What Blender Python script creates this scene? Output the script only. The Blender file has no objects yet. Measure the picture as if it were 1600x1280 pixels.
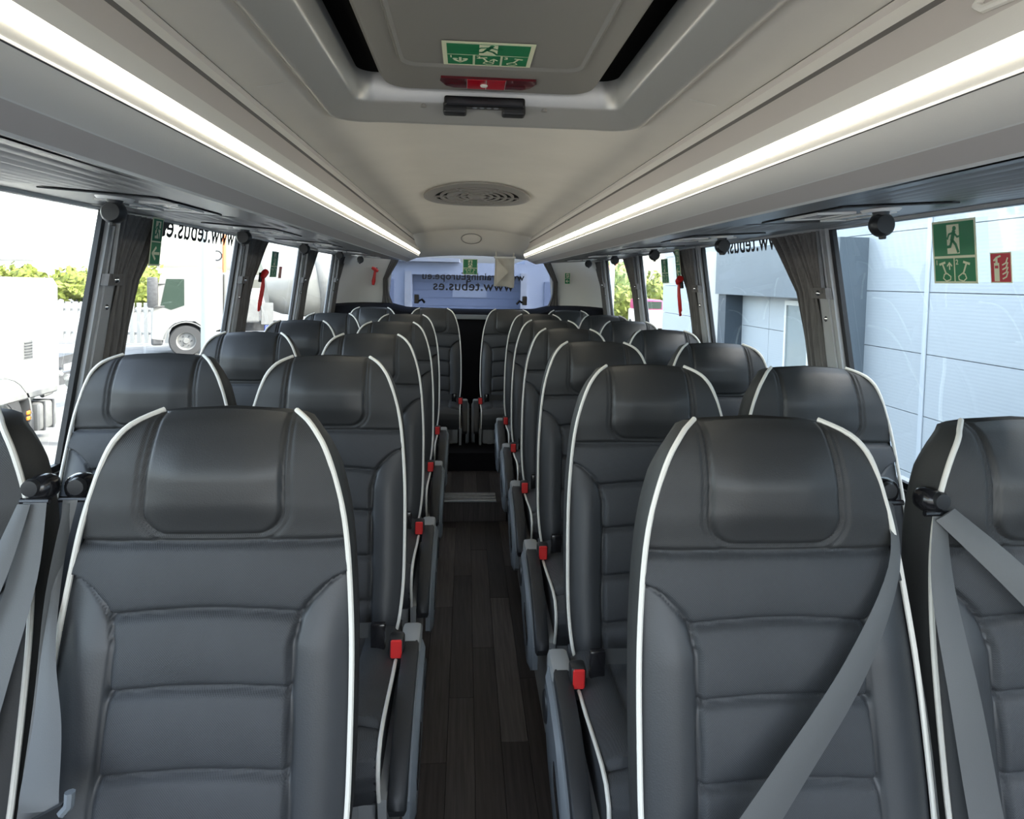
import bpy, bmesh, math, random
from mathutils import Vector, Matrix, Euler
random.seed(7)
PI = math.pi
scene = bpy.context.scene
COL = scene.collection

# ------------------------------------------------------------------ camera, world, sun, exposure
F_PX, VPX, VPY, ROLL = 1000.0, 728.0, 438.0, 0.020
PPY = 489.0            # the frame is cropped: optical axis sits above its middle
CAM = Vector((-0.05, 0.0, 1.45))
def setup_camera():
    a = Vector((VPX - 800, PPY - VPY, F_PX))
    b = Vector((VPX + 1000 - 800, PPY - VPY - 1000 * ROLL, F_PX))
    fw = a.normalized()
    up = Vector((b.y * a.z - b.z * a.y, b.z * a.x - b.x * a.z, b.x * a.y - b.y * a.x)).normalized()
    if up.y < 0: up = -up
    rt = Vector((fw.y * up.z - fw.z * up.y, fw.z * up.x - fw.x * up.z, fw.x * up.y - fw.y * up.x))
    if rt.x < 0: rt = -rt
    # rows rt, fw, up are the world axes seen in camera axes (x right, y up, z forward)
    cr = Vector((rt.x, fw.x, up.x)); cu = Vector((rt.y, fw.y, up.y)); cf = Vector((rt.z, fw.z, up.z))
    m = Matrix(((cr.x, cu.x, -cf.x, CAM.x), (cr.y, cu.y, -cf.y, CAM.y), (cr.z, cu.z, -cf.z, CAM.z), (0, 0, 0, 1)))
    cam = bpy.data.cameras.new('camera'); o = bpy.data.objects.new('camera', cam); COL.objects.link(o)
    cam.sensor_fit = 'HORIZONTAL'; cam.sensor_width = 36.0; cam.lens = 36.0 * F_PX / 1600.0
    cam.shift_y = (PPY - 640.0) / 1600.0; cam.clip_start = 0.02; cam.clip_end = 2000
    o.matrix_world = m
    scene.camera = o
setup_camera()

world = bpy.data.worlds.new('world'); scene.world = world; world.use_nodes = True
wn = world.node_tree; wn.nodes.clear()
sky = wn.nodes.new('ShaderNodeTexSky'); sky.sky_type = 'NISHITA'
sky.sun_disc = False; sky.sun_elevation = math.radians(42); sky.sun_rotation = math.radians(100)
sky.air_density = 1.2; sky.dust_density = 3.5; sky.ozone_density = 1.0
hs = wn.nodes.new('ShaderNodeHueSaturation'); hs.inputs['Saturation'].default_value = 0.6
bg = wn.nodes.new('ShaderNodeBackground'); bg.inputs['Strength'].default_value = 0.92
wo = wn.nodes.new('ShaderNodeOutputWorld')
wn.links.new(sky.outputs[0], hs.inputs['Color']); wn.links.new(hs.outputs[0], bg.inputs['Color']); wn.links.new(bg.outputs[0], wo.inputs['Surface'])

sun = bpy.data.lights.new('sun', 'SUN'); sun.energy = 5.5; sun.angle = math.radians(0.6); sun.color = (1.0, 0.95, 0.86)
so = bpy.data.objects.new('sun', sun); COL.objects.link(so)
SUN_DIR = Vector((-1.0, 0.12, -0.90)).normalized()         # direction the light travels
so.rotation_euler = SUN_DIR.to_track_quat('-Z', 'Y').to_euler()

scene.view_settings.view_transform = 'Standard'
scene.view_settings.look = 'None'
scene.view_settings.gamma = 1.0
scene.view_settings.use_curve_mapping = False
scene.view_settings.exposure = 0.95
LED_STRENGTH = 8.5

# ------------------------------------------------------------------ materials
MATS = {}
def S2L(r, g, b):
    f = lambda c: (c / 255 / 12.92) if c <= 10 else ((c / 255 + 0.055) / 1.055) ** 2.4
    return (f(r), f(g), f(b))
def mat(name, col, rough=0.5, metal=0.0, noise=0.0, nscale=20.0, bump=0.0, bscale=200.0, bkind='noise', spec=0.5, stretch=None, coat=0.0):
    m = bpy.data.materials.new(name); m.use_nodes = True
    t = m.node_tree; b = t.nodes['Principled BSDF']
    b.inputs['Base Color'].default_value = (*col, 1); b.inputs['Roughness'].default_value = rough
    b.inputs['Metallic'].default_value = metal; b.inputs['Specular IOR Level'].default_value = spec
    if coat: b.inputs['Coat Weight'].default_value = coat
    tc = t.nodes.new('ShaderNodeTexCoord'); src = tc.outputs['Object']
    if stretch:
        mp = t.nodes.new('ShaderNodeMapping'); mp.inputs['Scale'].default_value = stretch
        t.links.new(src, mp.inputs['Vector']); src = mp.outputs['Vector']
    if noise:
        n = t.nodes.new('ShaderNodeTexNoise'); n.inputs['Scale'].default_value = nscale; n.inputs['Detail'].default_value = 5
        r = t.nodes.new('ShaderNodeValToRGB')
        r.color_ramp.elements[0].position = 0.3; r.color_ramp.elements[1].position = 0.7
        r.color_ramp.elements[0].color = (*[c * (1 - noise) for c in col], 1)
        r.color_ramp.elements[1].color = (*[min(1, c * (1 + noise)) for c in col], 1)
        t.links.new(src, n.inputs['Vector']); t.links.new(n.outputs['Fac'], r.inputs['Fac']); t.links.new(r.outputs['Color'], b.inputs['Base Color'])
    if bump:
        if bkind == 'noise':
            n2 = t.nodes.new('ShaderNodeTexNoise'); n2.inputs['Scale'].default_value = bscale; n2.inputs['Detail'].default_value = 3; o2 = n2.outputs['Fac']
            t.links.new(src, n2.inputs['Vector'])
        else:
            n2 = t.nodes.new('ShaderNodeTexWave'); n2.wave_type = 'BANDS'; n2.bands_direction = bkind; n2.inputs['Scale'].default_value = bscale
            n2.inputs['Distortion'].default_value = 0.0; o2 = n2.outputs['Fac']
            t.links.new(src, n2.inputs['Vector'])
        bp = t.nodes.new('ShaderNodeBump'); bp.inputs['Strength'].default_value = bump; bp.inputs['Distance'].default_value = 0.002
        t.links.new(o2, bp.inputs['Height']); t.links.new(bp.outputs['Normal'], b.inputs['Normal'])
    MATS[name] = m
    return m
def emit(name, col, strength):
    m = bpy.data.materials.new(name); m.use_nodes = True; t = m.node_tree; b = t.nodes['Principled BSDF']
    b.inputs['Base Color'].default_value = (*col, 1); b.inputs['Emission Color'].default_value = (*col, 1); b.inputs['Emission Strength'].default_value = strength
    MATS[name] = m
def glass(name, tint, gl=0.06):
    m = bpy.data.materials.new(name); m.use_nodes = True; t = m.node_tree; t.nodes.clear()
    tr = t.nodes.new('ShaderNodeBsdfTransparent'); tr.inputs['Color'].default_value = (*tint, 1)
    g = t.nodes.new('ShaderNodeBsdfGlossy'); g.inputs['Roughness'].default_value = 0.02; g.inputs['Color'].default_value = (0.9, 0.95, 1, 1)
    fr = t.nodes.new('ShaderNodeFresnel'); fr.inputs['IOR'].default_value = 1.35
    mx = t.nodes.new('ShaderNodeMixShader'); o = t.nodes.new('ShaderNodeOutputMaterial')
    ml = t.nodes.new('ShaderNodeMath'); ml.operation = 'MULTIPLY'; ml.inputs[1].default_value = 0.13
    t.links.new(fr.outputs[0], ml.inputs[0]); t.links.new(ml.outputs[0], mx.inputs[0]); t.links.new(tr.outputs[0], mx.inputs[1]); t.links.new(g.outputs[0], mx.inputs[2]); t.links.new(mx.outputs[0], o.inputs['Surface'])
    MATS[name] = m
def weave(name, col, rough, scale, strength, spec=0.5):
    """fabric with a fine diagonal woven relief"""
    m = mat(name, col, rough, spec=spec, noise=0.06, nscale=14)
    t = m.node_tree; b = t.nodes['Principled BSDF']; tc = [n for n in t.nodes if n.type == 'TEX_COORD'][0]
    w = t.nodes.new('ShaderNodeMapping'); w.inputs['Rotation'].default_value = (0, math.radians(45), 0)
    t.links.new(tc.outputs['Object'], w.inputs['Vector'])
    wa = t.nodes.new('ShaderNodeTexWave'); wa.bands_direction = 'X'; wa.inputs['Scale'].default_value = scale
    wb = t.nodes.new('ShaderNodeTexWave'); wb.bands_direction = 'Z'; wb.inputs['Scale'].default_value = scale
    t.links.new(w.outputs['Vector'], wa.inputs['Vector']); t.links.new(w.outputs['Vector'], wb.inputs['Vector'])
    ad = t.nodes.new('ShaderNodeMath'); ad.operation = 'MULTIPLY'
    t.links.new(wa.outputs['Fac'], ad.inputs[0]); t.links.new(wb.outputs['Fac'], ad.inputs[1])
    bp = t.nodes.new('ShaderNodeBump'); bp.inputs['Strength'].default_value = strength; bp.inputs['Distance'].default_value = 0.0015
    t.links.new(ad.outputs[0], bp.inputs['Height']); t.links.new(bp.outputs['Normal'], b.inputs['Normal'])
def plank_mat(name, col):
    m = mat(name, col, 0.42, noise=0.35, nscale=6.0, stretch=(14, 0.7, 1), bump=0.15, bscale=20, spec=0.35)
weave('seat_weave', (0.0359, 0.0388, 0.0433), 0.62, 120, 0.32)
weave('seat_perforated', (0.0276, 0.0287, 0.0297), 0.55, 135, 0.25)
mat('seat_leather', (0.0287, 0.0297, 0.0306), 0.42, bump=0.12, bscale=420, noise=0.05, nscale=9)
mat('seat_bolster', (0.0359, 0.0388, 0.0429), 0.45, bump=0.12, bscale=420, noise=0.05, nscale=9)
mat('seat_side', (0.0297, 0.0306, 0.0306), 0.6, bump=0.15, bscale=350)
mat('piping', (0.74, 0.72, 0.66), 0.5)
mat('black_plastic', (0.018, 0.019, 0.021), 0.42, bump=0.05, bscale=300)
mat('gloss_black', (0.012, 0.012, 0.014), 0.2)
mat('black_carpet', (0.010, 0.010, 0.012), 0.95, bump=0.3, bscale=300, spec=0.1)
mat('arm_pad', (0.022, 0.024, 0.027), 0.5, bump=0.15, bscale=500)
mat('grey_plastic', (0.30, 0.31, 0.31), 0.45, bump=0.08, bscale=400)
mat('lever_grey', (0.17, 0.19, 0.21), 0.4)
mat('red_plastic', (0.72, 0.03, 0.03), 0.35)
mat('belt_web', (0.092, 0.095, 0.097), 0.5, bump=0.12, bscale=700)
mat('chrome', (0.75, 0.75, 0.75), 0.18, metal=1.0)
mat('alu', (0.62, 0.63, 0.64), 0.32, metal=0.9, noise=0.1, nscale=40)
mat('ceiling_fabric', (0.76, 0.73, 0.67), 0.85, bump=0.08, bscale=260, noise=0.03, nscale=5)
mat('rack_shell', (0.80, 0.775, 0.72), 0.5, bump=0.10, bscale=420)
mat('rack_taupe', (0.60, 0.555, 0.52), 0.6, bump=0.06, bscale=300)
mat('rack_edge', (0.85, 0.84, 0.80), 0.35)
mat('rack_groove', (0.12, 0.11, 0.10), 0.6)
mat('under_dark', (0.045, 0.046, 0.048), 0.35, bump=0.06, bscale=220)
mat('under_fabric', (0.17, 0.168, 0.16), 0.42, spec=0.6)
mat('hatch_silver', (0.50, 0.50, 0.48), 0.30, metal=0.35)
mat('hatch_panel', (0.25, 0.245, 0.23), 0.55, bump=0.08, bscale=300)
mat('red_lens', (0.50, 0.005, 0.02), 0.12, coat=0.5)
mat('dark_red_lens', (0.10, 0.002, 0.008), 0.12, coat=0.5)
mat('vent_grey', (0.30, 0.29, 0.27), 0.5)
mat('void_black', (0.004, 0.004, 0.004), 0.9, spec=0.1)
mat('pillar_grey', (0.42, 0.43, 0.44), 0.45, bump=0.06, bscale=200)
mat('rubber', (0.014, 0.014, 0.016), 0.5)
mat('wall_panel', (0.045, 0.048, 0.055), 0.55, bump=0.08, bscale=200)
mat('sill_light', (0.45, 0.47, 0.48), 0.4)
mat('curtain', (0.155, 0.148, 0.142), 0.8, noise=0.15, nscale=60, stretch=(3, 3, 0.3), bump=0.2, bscale=300)
mat('rear_white', (0.70, 0.69, 0.65), 0.6, bump=0.05, bscale=200)
mat('cloth_beige', (0.55, 0.52, 0.45), 0.85, bump=0.3, bscale=30, noise=0.08, nscale=12)
mat('sign_green', (0.012, 0.22, 0.085), 0.4)
mat('sign_cream', (0.80, 0.83, 0.60), 0.45)
mat('sign_red', (0.55, 0.03, 0.05), 0.4)
mat('decal_black', (0.01, 0.01, 0.015), 0.5)
mat('floor_base', (0.012, 0.011, 0.011), 0.6)
for i, c in enumerate([(0.040, 0.033, 0.031), (0.058, 0.049, 0.046), (0.088, 0.076, 0.071), (0.030, 0.026, 0.025)]): plank_mat('plank_%d' % i, c)
mat('asphalt', (0.17, 0.168, 0.162), 0.9, noise=0.25, nscale=3.0, bump=0.3, bscale=60)
mat('road_paint', (0.75, 0.75, 0.72), 0.7)
mat('truck_white', (0.55, 0.55, 0.53), 0.35, noise=0.04, nscale=2)
mat('truck_shaded', (0.22, 0.215, 0.20), 0.45, noise=0.08, nscale=2)  # mixer truck cab: its partial shade is put into a darker base colour
mat('truck_dark', (0.05, 0.05, 0.052), 0.6, noise=0.3, nscale=12)
mat('truck_grey', (0.15, 0.15, 0.145), 0.5, noise=0.15, nscale=8)
mat('tyre', (0.035, 0.035, 0.036), 0.85)
mat('truck_glass', (0.03, 0.045, 0.035), 0.1, spec=0.4)
mat('drum_silver', (0.30, 0.295, 0.27), 0.4, metal=0.3, noise=0.12, nscale=2)
mat('orange_lens', (0.8, 0.18, 0.02), 0.3)
mat('blue_box', (0.05, 0.07, 0.30), 0.5)
mat('foliage', (0.11, 0.135, 0.018), 0.8, noise=0.6, nscale=5)
mat('foliage_dark', (0.12, 0.17, 0.05), 0.8, noise=0.5, nscale=5)
mat('hill', (0.16, 0.165, 0.15), 0.9, noise=0.2, nscale=0.02)
mat('fence_white', (0.30, 0.295, 0.28), 0.6)
mat('pole_pale', (0.36, 0.39, 0.375), 0.5)
mat('cladding', (0.36, 0.395, 0.415), 0.5, bump=0.22, bscale=9.0, bkind='Z', noise=0.025, nscale=0.8)
mat('cladding_joint', (0.20, 0.24, 0.28), 0.6)
mat('cladding_cover', (0.44, 0.48, 0.51), 0.45)
mat('portal_grey', (0.115, 0.14, 0.16), 0.5, noise=0.05, nscale=1.0)
mat('portal_dark', (0.04, 0.055, 0.07), 0.55)
mat('door_frame', (0.62, 0.64, 0.62), 0.5)
mat('door_glass', (0.22, 0.26, 0.26), 0.12)
mat('roof_red', (0.42, 0.12, 0.07), 0.8, noise=0.2, nscale=4)
mat('plaster', (0.66, 0.64, 0.58), 0.8, noise=0.05, nscale=2)
mat('garage_wall', (0.55, 0.58, 0.62), 0.7, noise=0.04, nscale=1)
mat('garage_door', (0.30, 0.34, 0.42), 0.6)
mat('magenta', (0.30, 0.03, 0.12), 0.5)
mat('rust', (0.50, 0.16, 0.06), 0.7)
mat('spotlight_lens', (0.5, 0.5, 0.48), 0.2)
emit('led', (1.0, 0.93, 0.76), LED_STRENGTH)
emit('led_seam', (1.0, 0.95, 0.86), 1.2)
glass('pane_clear', (0.93, 0.955, 0.95))
glass('pane_blue', (0.34, 0.37, 0.43))

# ------------------------------------------------------------------ mesh helpers
class MB:
    def __init__(self): self.v = []; self.f = []
    def quadbox(self, c8):
        n = len(self.v); self.v += [tuple(p) for p in c8]
        self.f += [tuple(n + i for i in q) for q in ((0, 3, 2, 1), (4, 5, 6, 7), (0, 1, 5, 4), (1, 2, 6, 5), (2, 3, 7, 6), (3, 0, 4, 7))]
        return self
    def box(self, x0, x1, y0, y1, z0, z1):
        return self.quadbox([(x0, y0, z0), (x1, y0, z0), (x1, y1, z0), (x0, y1, z0), (x0, y0, z1), (x1, y0, z1), (x1, y1, z1), (x0, y1, z1)])
    def grid(self, rows, close_u=False, close_v=False, flip=False):
        n = len(self.v); R = len(rows); C = len(rows[0])
        for r in rows: self.v += [tuple(p) for p in r]
        for i in range(R if close_v else R - 1):
            for j in range(C if close_u else C - 1):
                a = n + i * C + j; b = n + i * C + (j + 1) % C; c = n + ((i + 1) % R) * C + (j + 1) % C; d = n + ((i + 1) % R) * C + j
                self.f.append((a, d, c, b) if flip else (a, b, c, d))
        return self
    def poly(self, pts, flip=False):
        n = len(self.v); self.v += [tuple(p) for p in pts]; r = list(range(n, n + len(pts)))
        self.f.append(tuple(reversed(r)) if flip else tuple(r)); return self
    def prism(self, pts, vec):
        """closed extrusion of polygon pts along vec"""
        n = len(self.v); k = len(pts); vec = Vector(vec)
        self.v += [tuple(p) for p in pts] + [tuple(Vector(p) + vec) for p in pts]
        self.f.append(tuple(reversed(range(n, n + k)))); self.f.append(tuple(range(n + k, n + 2 * k)))
        for i in range(k): j = (i + 1) % k; self.f.append((n + i, n + j, n + k + j, n + k + i))
        return self
    def tube(self, path, r, n=8, caps=True, squash=None):
        P = [Vector(p) for p in path]; rows = []
        up = Vector((0, 0, 1))
        t0 = (P[1] - P[0]).normalized()
        if abs(t0.dot(up)) > 0.95: up = Vector((1, 0, 0))
        nx = t0.cross(up).normalized()
        for i, p in enumerate(P):
            t = (P[min(i + 1, len(P) - 1)] - P[max(i - 1, 0)]).normalized()
            nx = (nx - t * nx.dot(t)).normalized(); ny = t.cross(nx)
            rr = r[i] if isinstance(r, (list, tuple)) else r
            rows.append([p + (nx * math.cos(2 * PI * k / n) + ny * math.sin(2 * PI * k / n)) * rr for k in range(n)])
        s = len(self.v); self.grid(rows, close_u=True)
        if caps:
            self.f.append(tuple(range(s, s + n))); e = len(self.v) - n; self.f.append(tuple(reversed(range(e, e + n))))
        return self
    def lathe(self, prof, c=(0, 0, 0), axis='Z', n=24):
        rows = []
        for r, h in prof:
            row = []
            for k in range(n):
                a = 2 * PI * k / n; x, y = r * math.cos(a), r * math.sin(a)
                p = {'Z': (x, y, h), 'X': (h, x, y), 'Y': (x, h, y)}[axis]
                row.append((p[0] + c[0], p[1] + c[1], p[2] + c[2]))
            rows.append(row)
        return self.grid(rows, close_u=True)
    def rbox(self, x0, x1, y0, y1, z0, z1, r, seg=2):
        bm = bmesh.new()
        m = Matrix.Translation(((x0 + x1) / 2, (y0 + y1) / 2, (z0 + z1) / 2)) @ Matrix.Diagonal((x1 - x0, y1 - y0, z1 - z0, 1))
        bmesh.ops.create_cube(bm, size=1.0, matrix=m)
        bmesh.ops.bevel(bm, geom=list(bm.edges), offset=r, segments=seg, profile=0.5, affect='EDGES')
        n = len(self.v); bm.verts.index_update()
        self.v += [tuple(v.co) for v in bm.verts]; self.f += [tuple(n + v.index for v in f.verts) for f in bm.faces]; bm.free()
        return self
    def stroke(self, pts, w, z=0.0, th=0.0004):
        """flat thick line in the XY plane"""
        for a, b in zip(pts[:-1], pts[1:]):
            a = Vector(a); b = Vector(b); d = (b - a).normalized(); nrm = Vector((-d.y, d.x)) * w / 2; e = d * w * 0.3
            q = [a - e - nrm, b + e - nrm, b + e + nrm, a - e + nrm]
            self.prism([(p.x, p.y, z) for p in q], (0, 0, th))
        return self
    def disc2(self, cx, cy, r, z=0.0, th=0.0004, n=16, sy=1.0):
        return self.prism([(cx + r * math.cos(2 * PI * k / n), cy + r * sy * math.sin(2 * PI * k / n), z) for k in range(n)], (0, 0, th))
    def mesh(self, name, mats, smooth=False, recalc=True, sharp=40):
        me = bpy.data.meshes.new(name); me.from_pydata(self.v, [], self.f); me.update()
        if recalc:
            bm = bmesh.new(); bm.from_mesh(me); bmesh.ops.remove_doubles(bm, verts=bm.verts, dist=1e-6); bmesh.ops.recalc_face_normals(bm, faces=bm.faces); bm.to_mesh(me); bm.free()
        for m in (mats if isinstance(mats, (list, tuple)) else [mats]): me.materials.append(MATS[m])
        if smooth:
            for p in me.polygons: p.use_smooth = True
            if sharp: me.set_sharp_from_angle(angle=math.radians(sharp))
        return me
    def build(self, name, m, parent=None, smooth=False, **k):
        return obj(name, self.mesh(name, m, smooth, **k), parent)
def obj(name, me, parent=None):
    o = bpy.data.objects.new(name, me); COL.objects.link(o)
    if parent is not None: o.parent = parent
    return o
def tag(o, label=None, cat=None, group=None, kind=None):
    if label: o['label'] = label
    if cat: o['category'] = cat
    if group: o['group'] = group
    if kind: o['kind'] = kind
    return o
def empty(name, loc=(0, 0, 0), rz=0.0, label=None, cat=None, group=None, kind=None):
    o = bpy.data.objects.new(name, None); COL.objects.link(o); o.location = loc; o.rotation_euler = (0, 0, rz); o.empty_display_size = 0.05
    return tag(o, label, cat, group, kind)
KIDS = {}
def copy_tree(o, parent=None):
    c = o.copy(); COL.objects.link(c); c.parent = parent
    for ch in list(o.children): copy_tree(ch, c)
    return c
def struct(o, label, cat): return tag(o, label, cat, kind='structure')
def lerp(a, b, t): return a + (b - a) * t
def interp(tab, x):
    if x <= tab[0][0]: return tab[0][1]
    for (a, va), (b, vb) in zip(tab[:-1], tab[1:]):
        if x <= b:
            t = (x - a) / (b - a); return va + (vb - va) * t
    return tab[-1][1]
def smooth_interp(tab, x):
    """Catmull-Rom through the table"""
    if x <= tab[0][0]: return tab[0][1]
    if x >= tab[-1][0]: return tab[-1][1]
    for i in range(len(tab) - 1):
        if x <= tab[i + 1][0]:
            x0, y0 = tab[i]; x1, y1 = tab[i + 1]
            m0 = (y1 - tab[i - 1][1]) / (x1 - tab[i - 1][0]) if i > 0 else (y1 - y0) / (x1 - x0)
            m1 = (tab[i + 2][1] - y0) / (tab[i + 2][0] - x0) if i + 2 < len(tab) else (y1 - y0) / (x1 - x0)
            h = x1 - x0; t = (x - x0) / h
            return (2*t**3 - 3*t**2 + 1) * y0 + (t**3 - 2*t**2 + t) * h * m0 + (-2*t**3 + 3*t**2) * y1 + (t**3 - t**2) * h * m1
SIDE_NAME = {-1: 'truck', 1: 'building'}        # what stands outside on each side

# ================================================================== STRUCTURE
Y_FRONT, Y_REAR, Y_RACK = -0.95, 6.0, 5.6
STEP_Y, STEP2_Y, RAISE = 3.79, 4.43, 0.12
def wall_pt(side, yt, z, inset=0.0):
    """point on the leaning side wall; pillars slope so that their feet stand further forward"""
    return Vector((side * (1.15 + 0.11 * (1.64 - z) - inset), yt - 0.12 * (1.64 - z), z))

# ---- floor: dark base plus vinyl planks laid along the aisle
fl = MB().box(-1.32, 1.32, Y_FRONT, Y_REAR, -0.04, -0.003).build('floor', 'floor_base')
struct(fl, 'dark wood-look plank floor of the bus aisle', 'floor')
PLW = 0.085
plank_meshes = {}
def plank(parent, x0, y0, y1, z, m):
    key = (round(y1 - y0, 3), m)
    if key not in plank_meshes:
        plank_meshes[key] = MB().rbox(0.0006, PLW - 0.0006, 0.0006, y1 - y0 - 0.0006, 0, 0.004, 0.0008, 1).mesh('plank', m)
    o = obj('plank', plank_meshes[key], parent); o.location = (x0, y0, z)
pal = ['plank_0', 'plank_1', 'plank_2', 'plank_3', 'plank_0', 'plank_1']
for c in range(10):
    x0 = -0.425 + c * PLW; y = 0.72 - [0.0, 0.55, 0.25, 0.7, 0.4, 0.1, 0.62, 0.3, 0.8, 0.5][c]; last = None
    while y < STEP_Y - 0.005:
        y1 = min(y + 0.92, STEP_Y - 0.002); ch = random.choice([p for p in pal if p != last]); last = ch
        if y1 > 1.0: plank(fl, x0, y, y1, -0.003, ch)
        y += 0.92
rf = MB().box(-0.215, 0.215, STEP_Y, STEP2_Y, 0.001, RAISE - 0.003).build('floor_raised', 'plank_1')
struct(rf, 'raised floor section behind the aluminium step edge', 'floor')
for c in range(5):
    x0 = -0.2125 + c * PLW; plank(rf, x0, STEP_Y + 0.005, STEP2_Y - 0.02 - 0.03 * (c % 2), RAISE - 0.003, pal[(c * 2 + 1) % 4])
st = empty('trim_1', (0, STEP_Y, RAISE)); struct(st, 'ribbed aluminium step edge in the aisle', 'step edge')
MB().box(-0.175, 0.155, -0.006, 0.155, 0.0012, 0.0045).build('base_plate', 'lever_grey', st)
for k in range(3): MB().rbox(-0.173, 0.153, 0.003 + k * 0.052, 0.040 + k * 0.052, 0.0045, 0.010, 0.0015, 1).build('rib', 'alu', st)
dk = MB().box(-0.5, 0.5, STEP2_Y, 5.0, 0.001, 0.245).build('floor_platform', 'black_carpet')
struct(dk, 'black carpeted platform under the back row', 'floor')

# ---- lower side walls with window sill
for s, nm in ((-1, 'left'), (1, 'right')):
    rows = []
    for y in (Y_FRONT, Y_REAR):
        rows.append([(s * 1.30, y, -0.003), (s * 1.29, y, 0.1), (s * 1.245, y, 0.55), (s * 1.225, y, 0.80), (s * 1.235, y, 0.86), (s * 1.30, y, 0.86), (s * 1.36, y, -0.003)])
    w = MB(); w.grid(rows, close_u=True); w.poly(rows[0]); w.poly(rows[1])
    o = w.build('wall_' + nm, 'wall_panel'); struct(o, 'dark lower side wall on the %s side' % SIDE_NAME[s], 'wall')
    MB().rbox(min(s * 1.232, s * 1.30), max(s * 1.232, s * 1.30), Y_FRONT, Y_REAR - 0.05, 0.862, 0.878, 0.003, 1).build('window_sill', 'sill_light', o)
    # header above the side windows, behind the rack
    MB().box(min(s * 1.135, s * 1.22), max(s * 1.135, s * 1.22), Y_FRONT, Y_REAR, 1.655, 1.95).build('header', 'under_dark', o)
    # outer roof edge
# ---- side windows
PILLARS = [-0.35, 2.05, 3.21, 4.38, 5.45]
PW = 0.085         # pillar width
wi = 0
text_cache = {}
def text_mesh(body, size):
    cu = bpy.data.curves.new('lettering', 'FONT'); cu.body = body; cu.size = size; cu.offset = size * 0.012; cu.space_character = 1.05; cu.extrude = 0.0003
    o = bpy.data.objects.new('lettering_src', cu); COL.objects.link(o)
    bpy.context.view_layer.update()
    dg = bpy.context.evaluated_depsgraph_get(); me = bpy.data.meshes.new_from_object(o.evaluated_get(dg))
    bpy.data.objects.remove(o); bpy.data.curves.remove(cu)
    me.name = 'lettering'; me.materials.clear(); me.materials.append(MATS['decal_black'])
    return me
def basis(o, origin, ex, ey):
    ex = Vector(ex).normalized(); ey = Vector(ey); ey = (ey - ex * ey.dot(ex)).normalized(); ez = ex.cross(ey)
    o.matrix_local = Matrix(((ex.x, ey.x, ez.x, origin[0]), (ex.y, ey.y, ez.y, origin[1]), (ex.z, ey.z, ez.z, origin[2]), (0, 0, 0, 1)))
def wall_bar(mb, s, y0, y1, z0, z1, d0, d1):
    """bar in the leaning wall, d = inset from the wall plane"""
    c = []
    for z in (z0, z1):
        c += [wall_pt(s, y0, z, d0), wall_pt(s, y1, z, d0), wall_pt(s, y1, z, d1), wall_pt(s, y0, z, d1)]
    return mb.quadbox(c)
ordw = ['first', 'second', 'third', 'fourth', 'fifth', 'sixth', 'seventh']
windows = {}
for s in (-1, 1):
    for i in range(len(PILLARS)):
        y0 = PILLARS[i] + (PW if i else 0); y1 = PILLARS[i + 1] if i + 1 < len(PILLARS) else 6.05
        if i + 1 == len(PILLARS): y1 = 5.98; 
        wi += 1
        w = empty('window_%d' % wi); struct(w, 'side window pane on the %s side, %s from the front' % (SIDE_NAME[s], ordw[i]), 'window')
        windows[(s, i)] = w
        wall_bar(MB(), s, y0, y1, 0.87, 1.655, -0.010, -0.014).build('pane', 'pane_clear', w)
        g = MB()
        wall_bar(g, s, y0, y0 + 0.022, 0.87, 1.655, -0.009, 0.006); wall_bar(g, s, y1 - 0.022, y1, 0.87, 1.655, -0.009, 0.006)
        wall_bar(g, s, y0 + 0.022, y1 - 0.022, 0.87, 0.89, -0.009, 0.006); wall_bar(g, s, y0 + 0.022, y1 - 0.022, 1.640, 1.655, -0.009, 0.006)
        g.build('gasket', 'rubber', w)
        if i in (1,):
            me = text_mesh('www.tebus.es', 0.125 if s < 0 else 0.115)
            t = obj('lettering', me, w)
            if s < 0: basis(t, wall_pt(s, 3.16, 1.590, -0.004), Vector((0, -1, 0)), wall_pt(s, 0, 1.64) - wall_pt(s, 0, 0.9))
            else: basis(t, wall_pt(s, 2.33, 1.597, -0.004), Vector((0, 1, 0)), wall_pt(s, 0, 1.64) - wall_pt(s, 0, 0.9))
# ---- pillars between the windows
ti = 1
for s in (-1, 1):
    for i, py in enumerate(PILLARS):
        if i == 0: continue
        ti += 1
        p = empty('trim_%d' % ti); struct(p, 'grey window pillar on the %s side, %s from the front' % (SIDE_NAME[s], ordw[i - 1]), 'pillar')
        b = MB(); wall_bar(b, s, py - 0.002, py + PW + 0.002, 0.86, 1.66, -0.02, 0.02); b.build('body', 'pillar_grey', p)
        b = MB(); wall_bar(b, s, py + 0.018, py + PW - 0.018, 0.86, 1.66, 0.02, 0.027); b.build('cover', 'pillar_grey', p)
        q = wall_pt(s, py + PW / 2, 1.345, 0.027)
        k = MB().lathe([(0.0, 0.007), (0.005, 0.006), (0.009, 0.003), (0.010, -0.004)], axis='X', n=14).build('snap_button', 'chrome', p, smooth=True); k.location = q; k.scale = (-s, 1, 1)
        q = wall_pt(s, py + PW / 2, 1.02, 0.027)
        k = MB().lathe([(0.0, 0.005), (0.006, 0.003), (0.007, -0.004)], axis='X', n=12).build('snap_button', 'chrome', p, smooth=True); k.location = q; k.scale = (-s, 1, 1)

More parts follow.
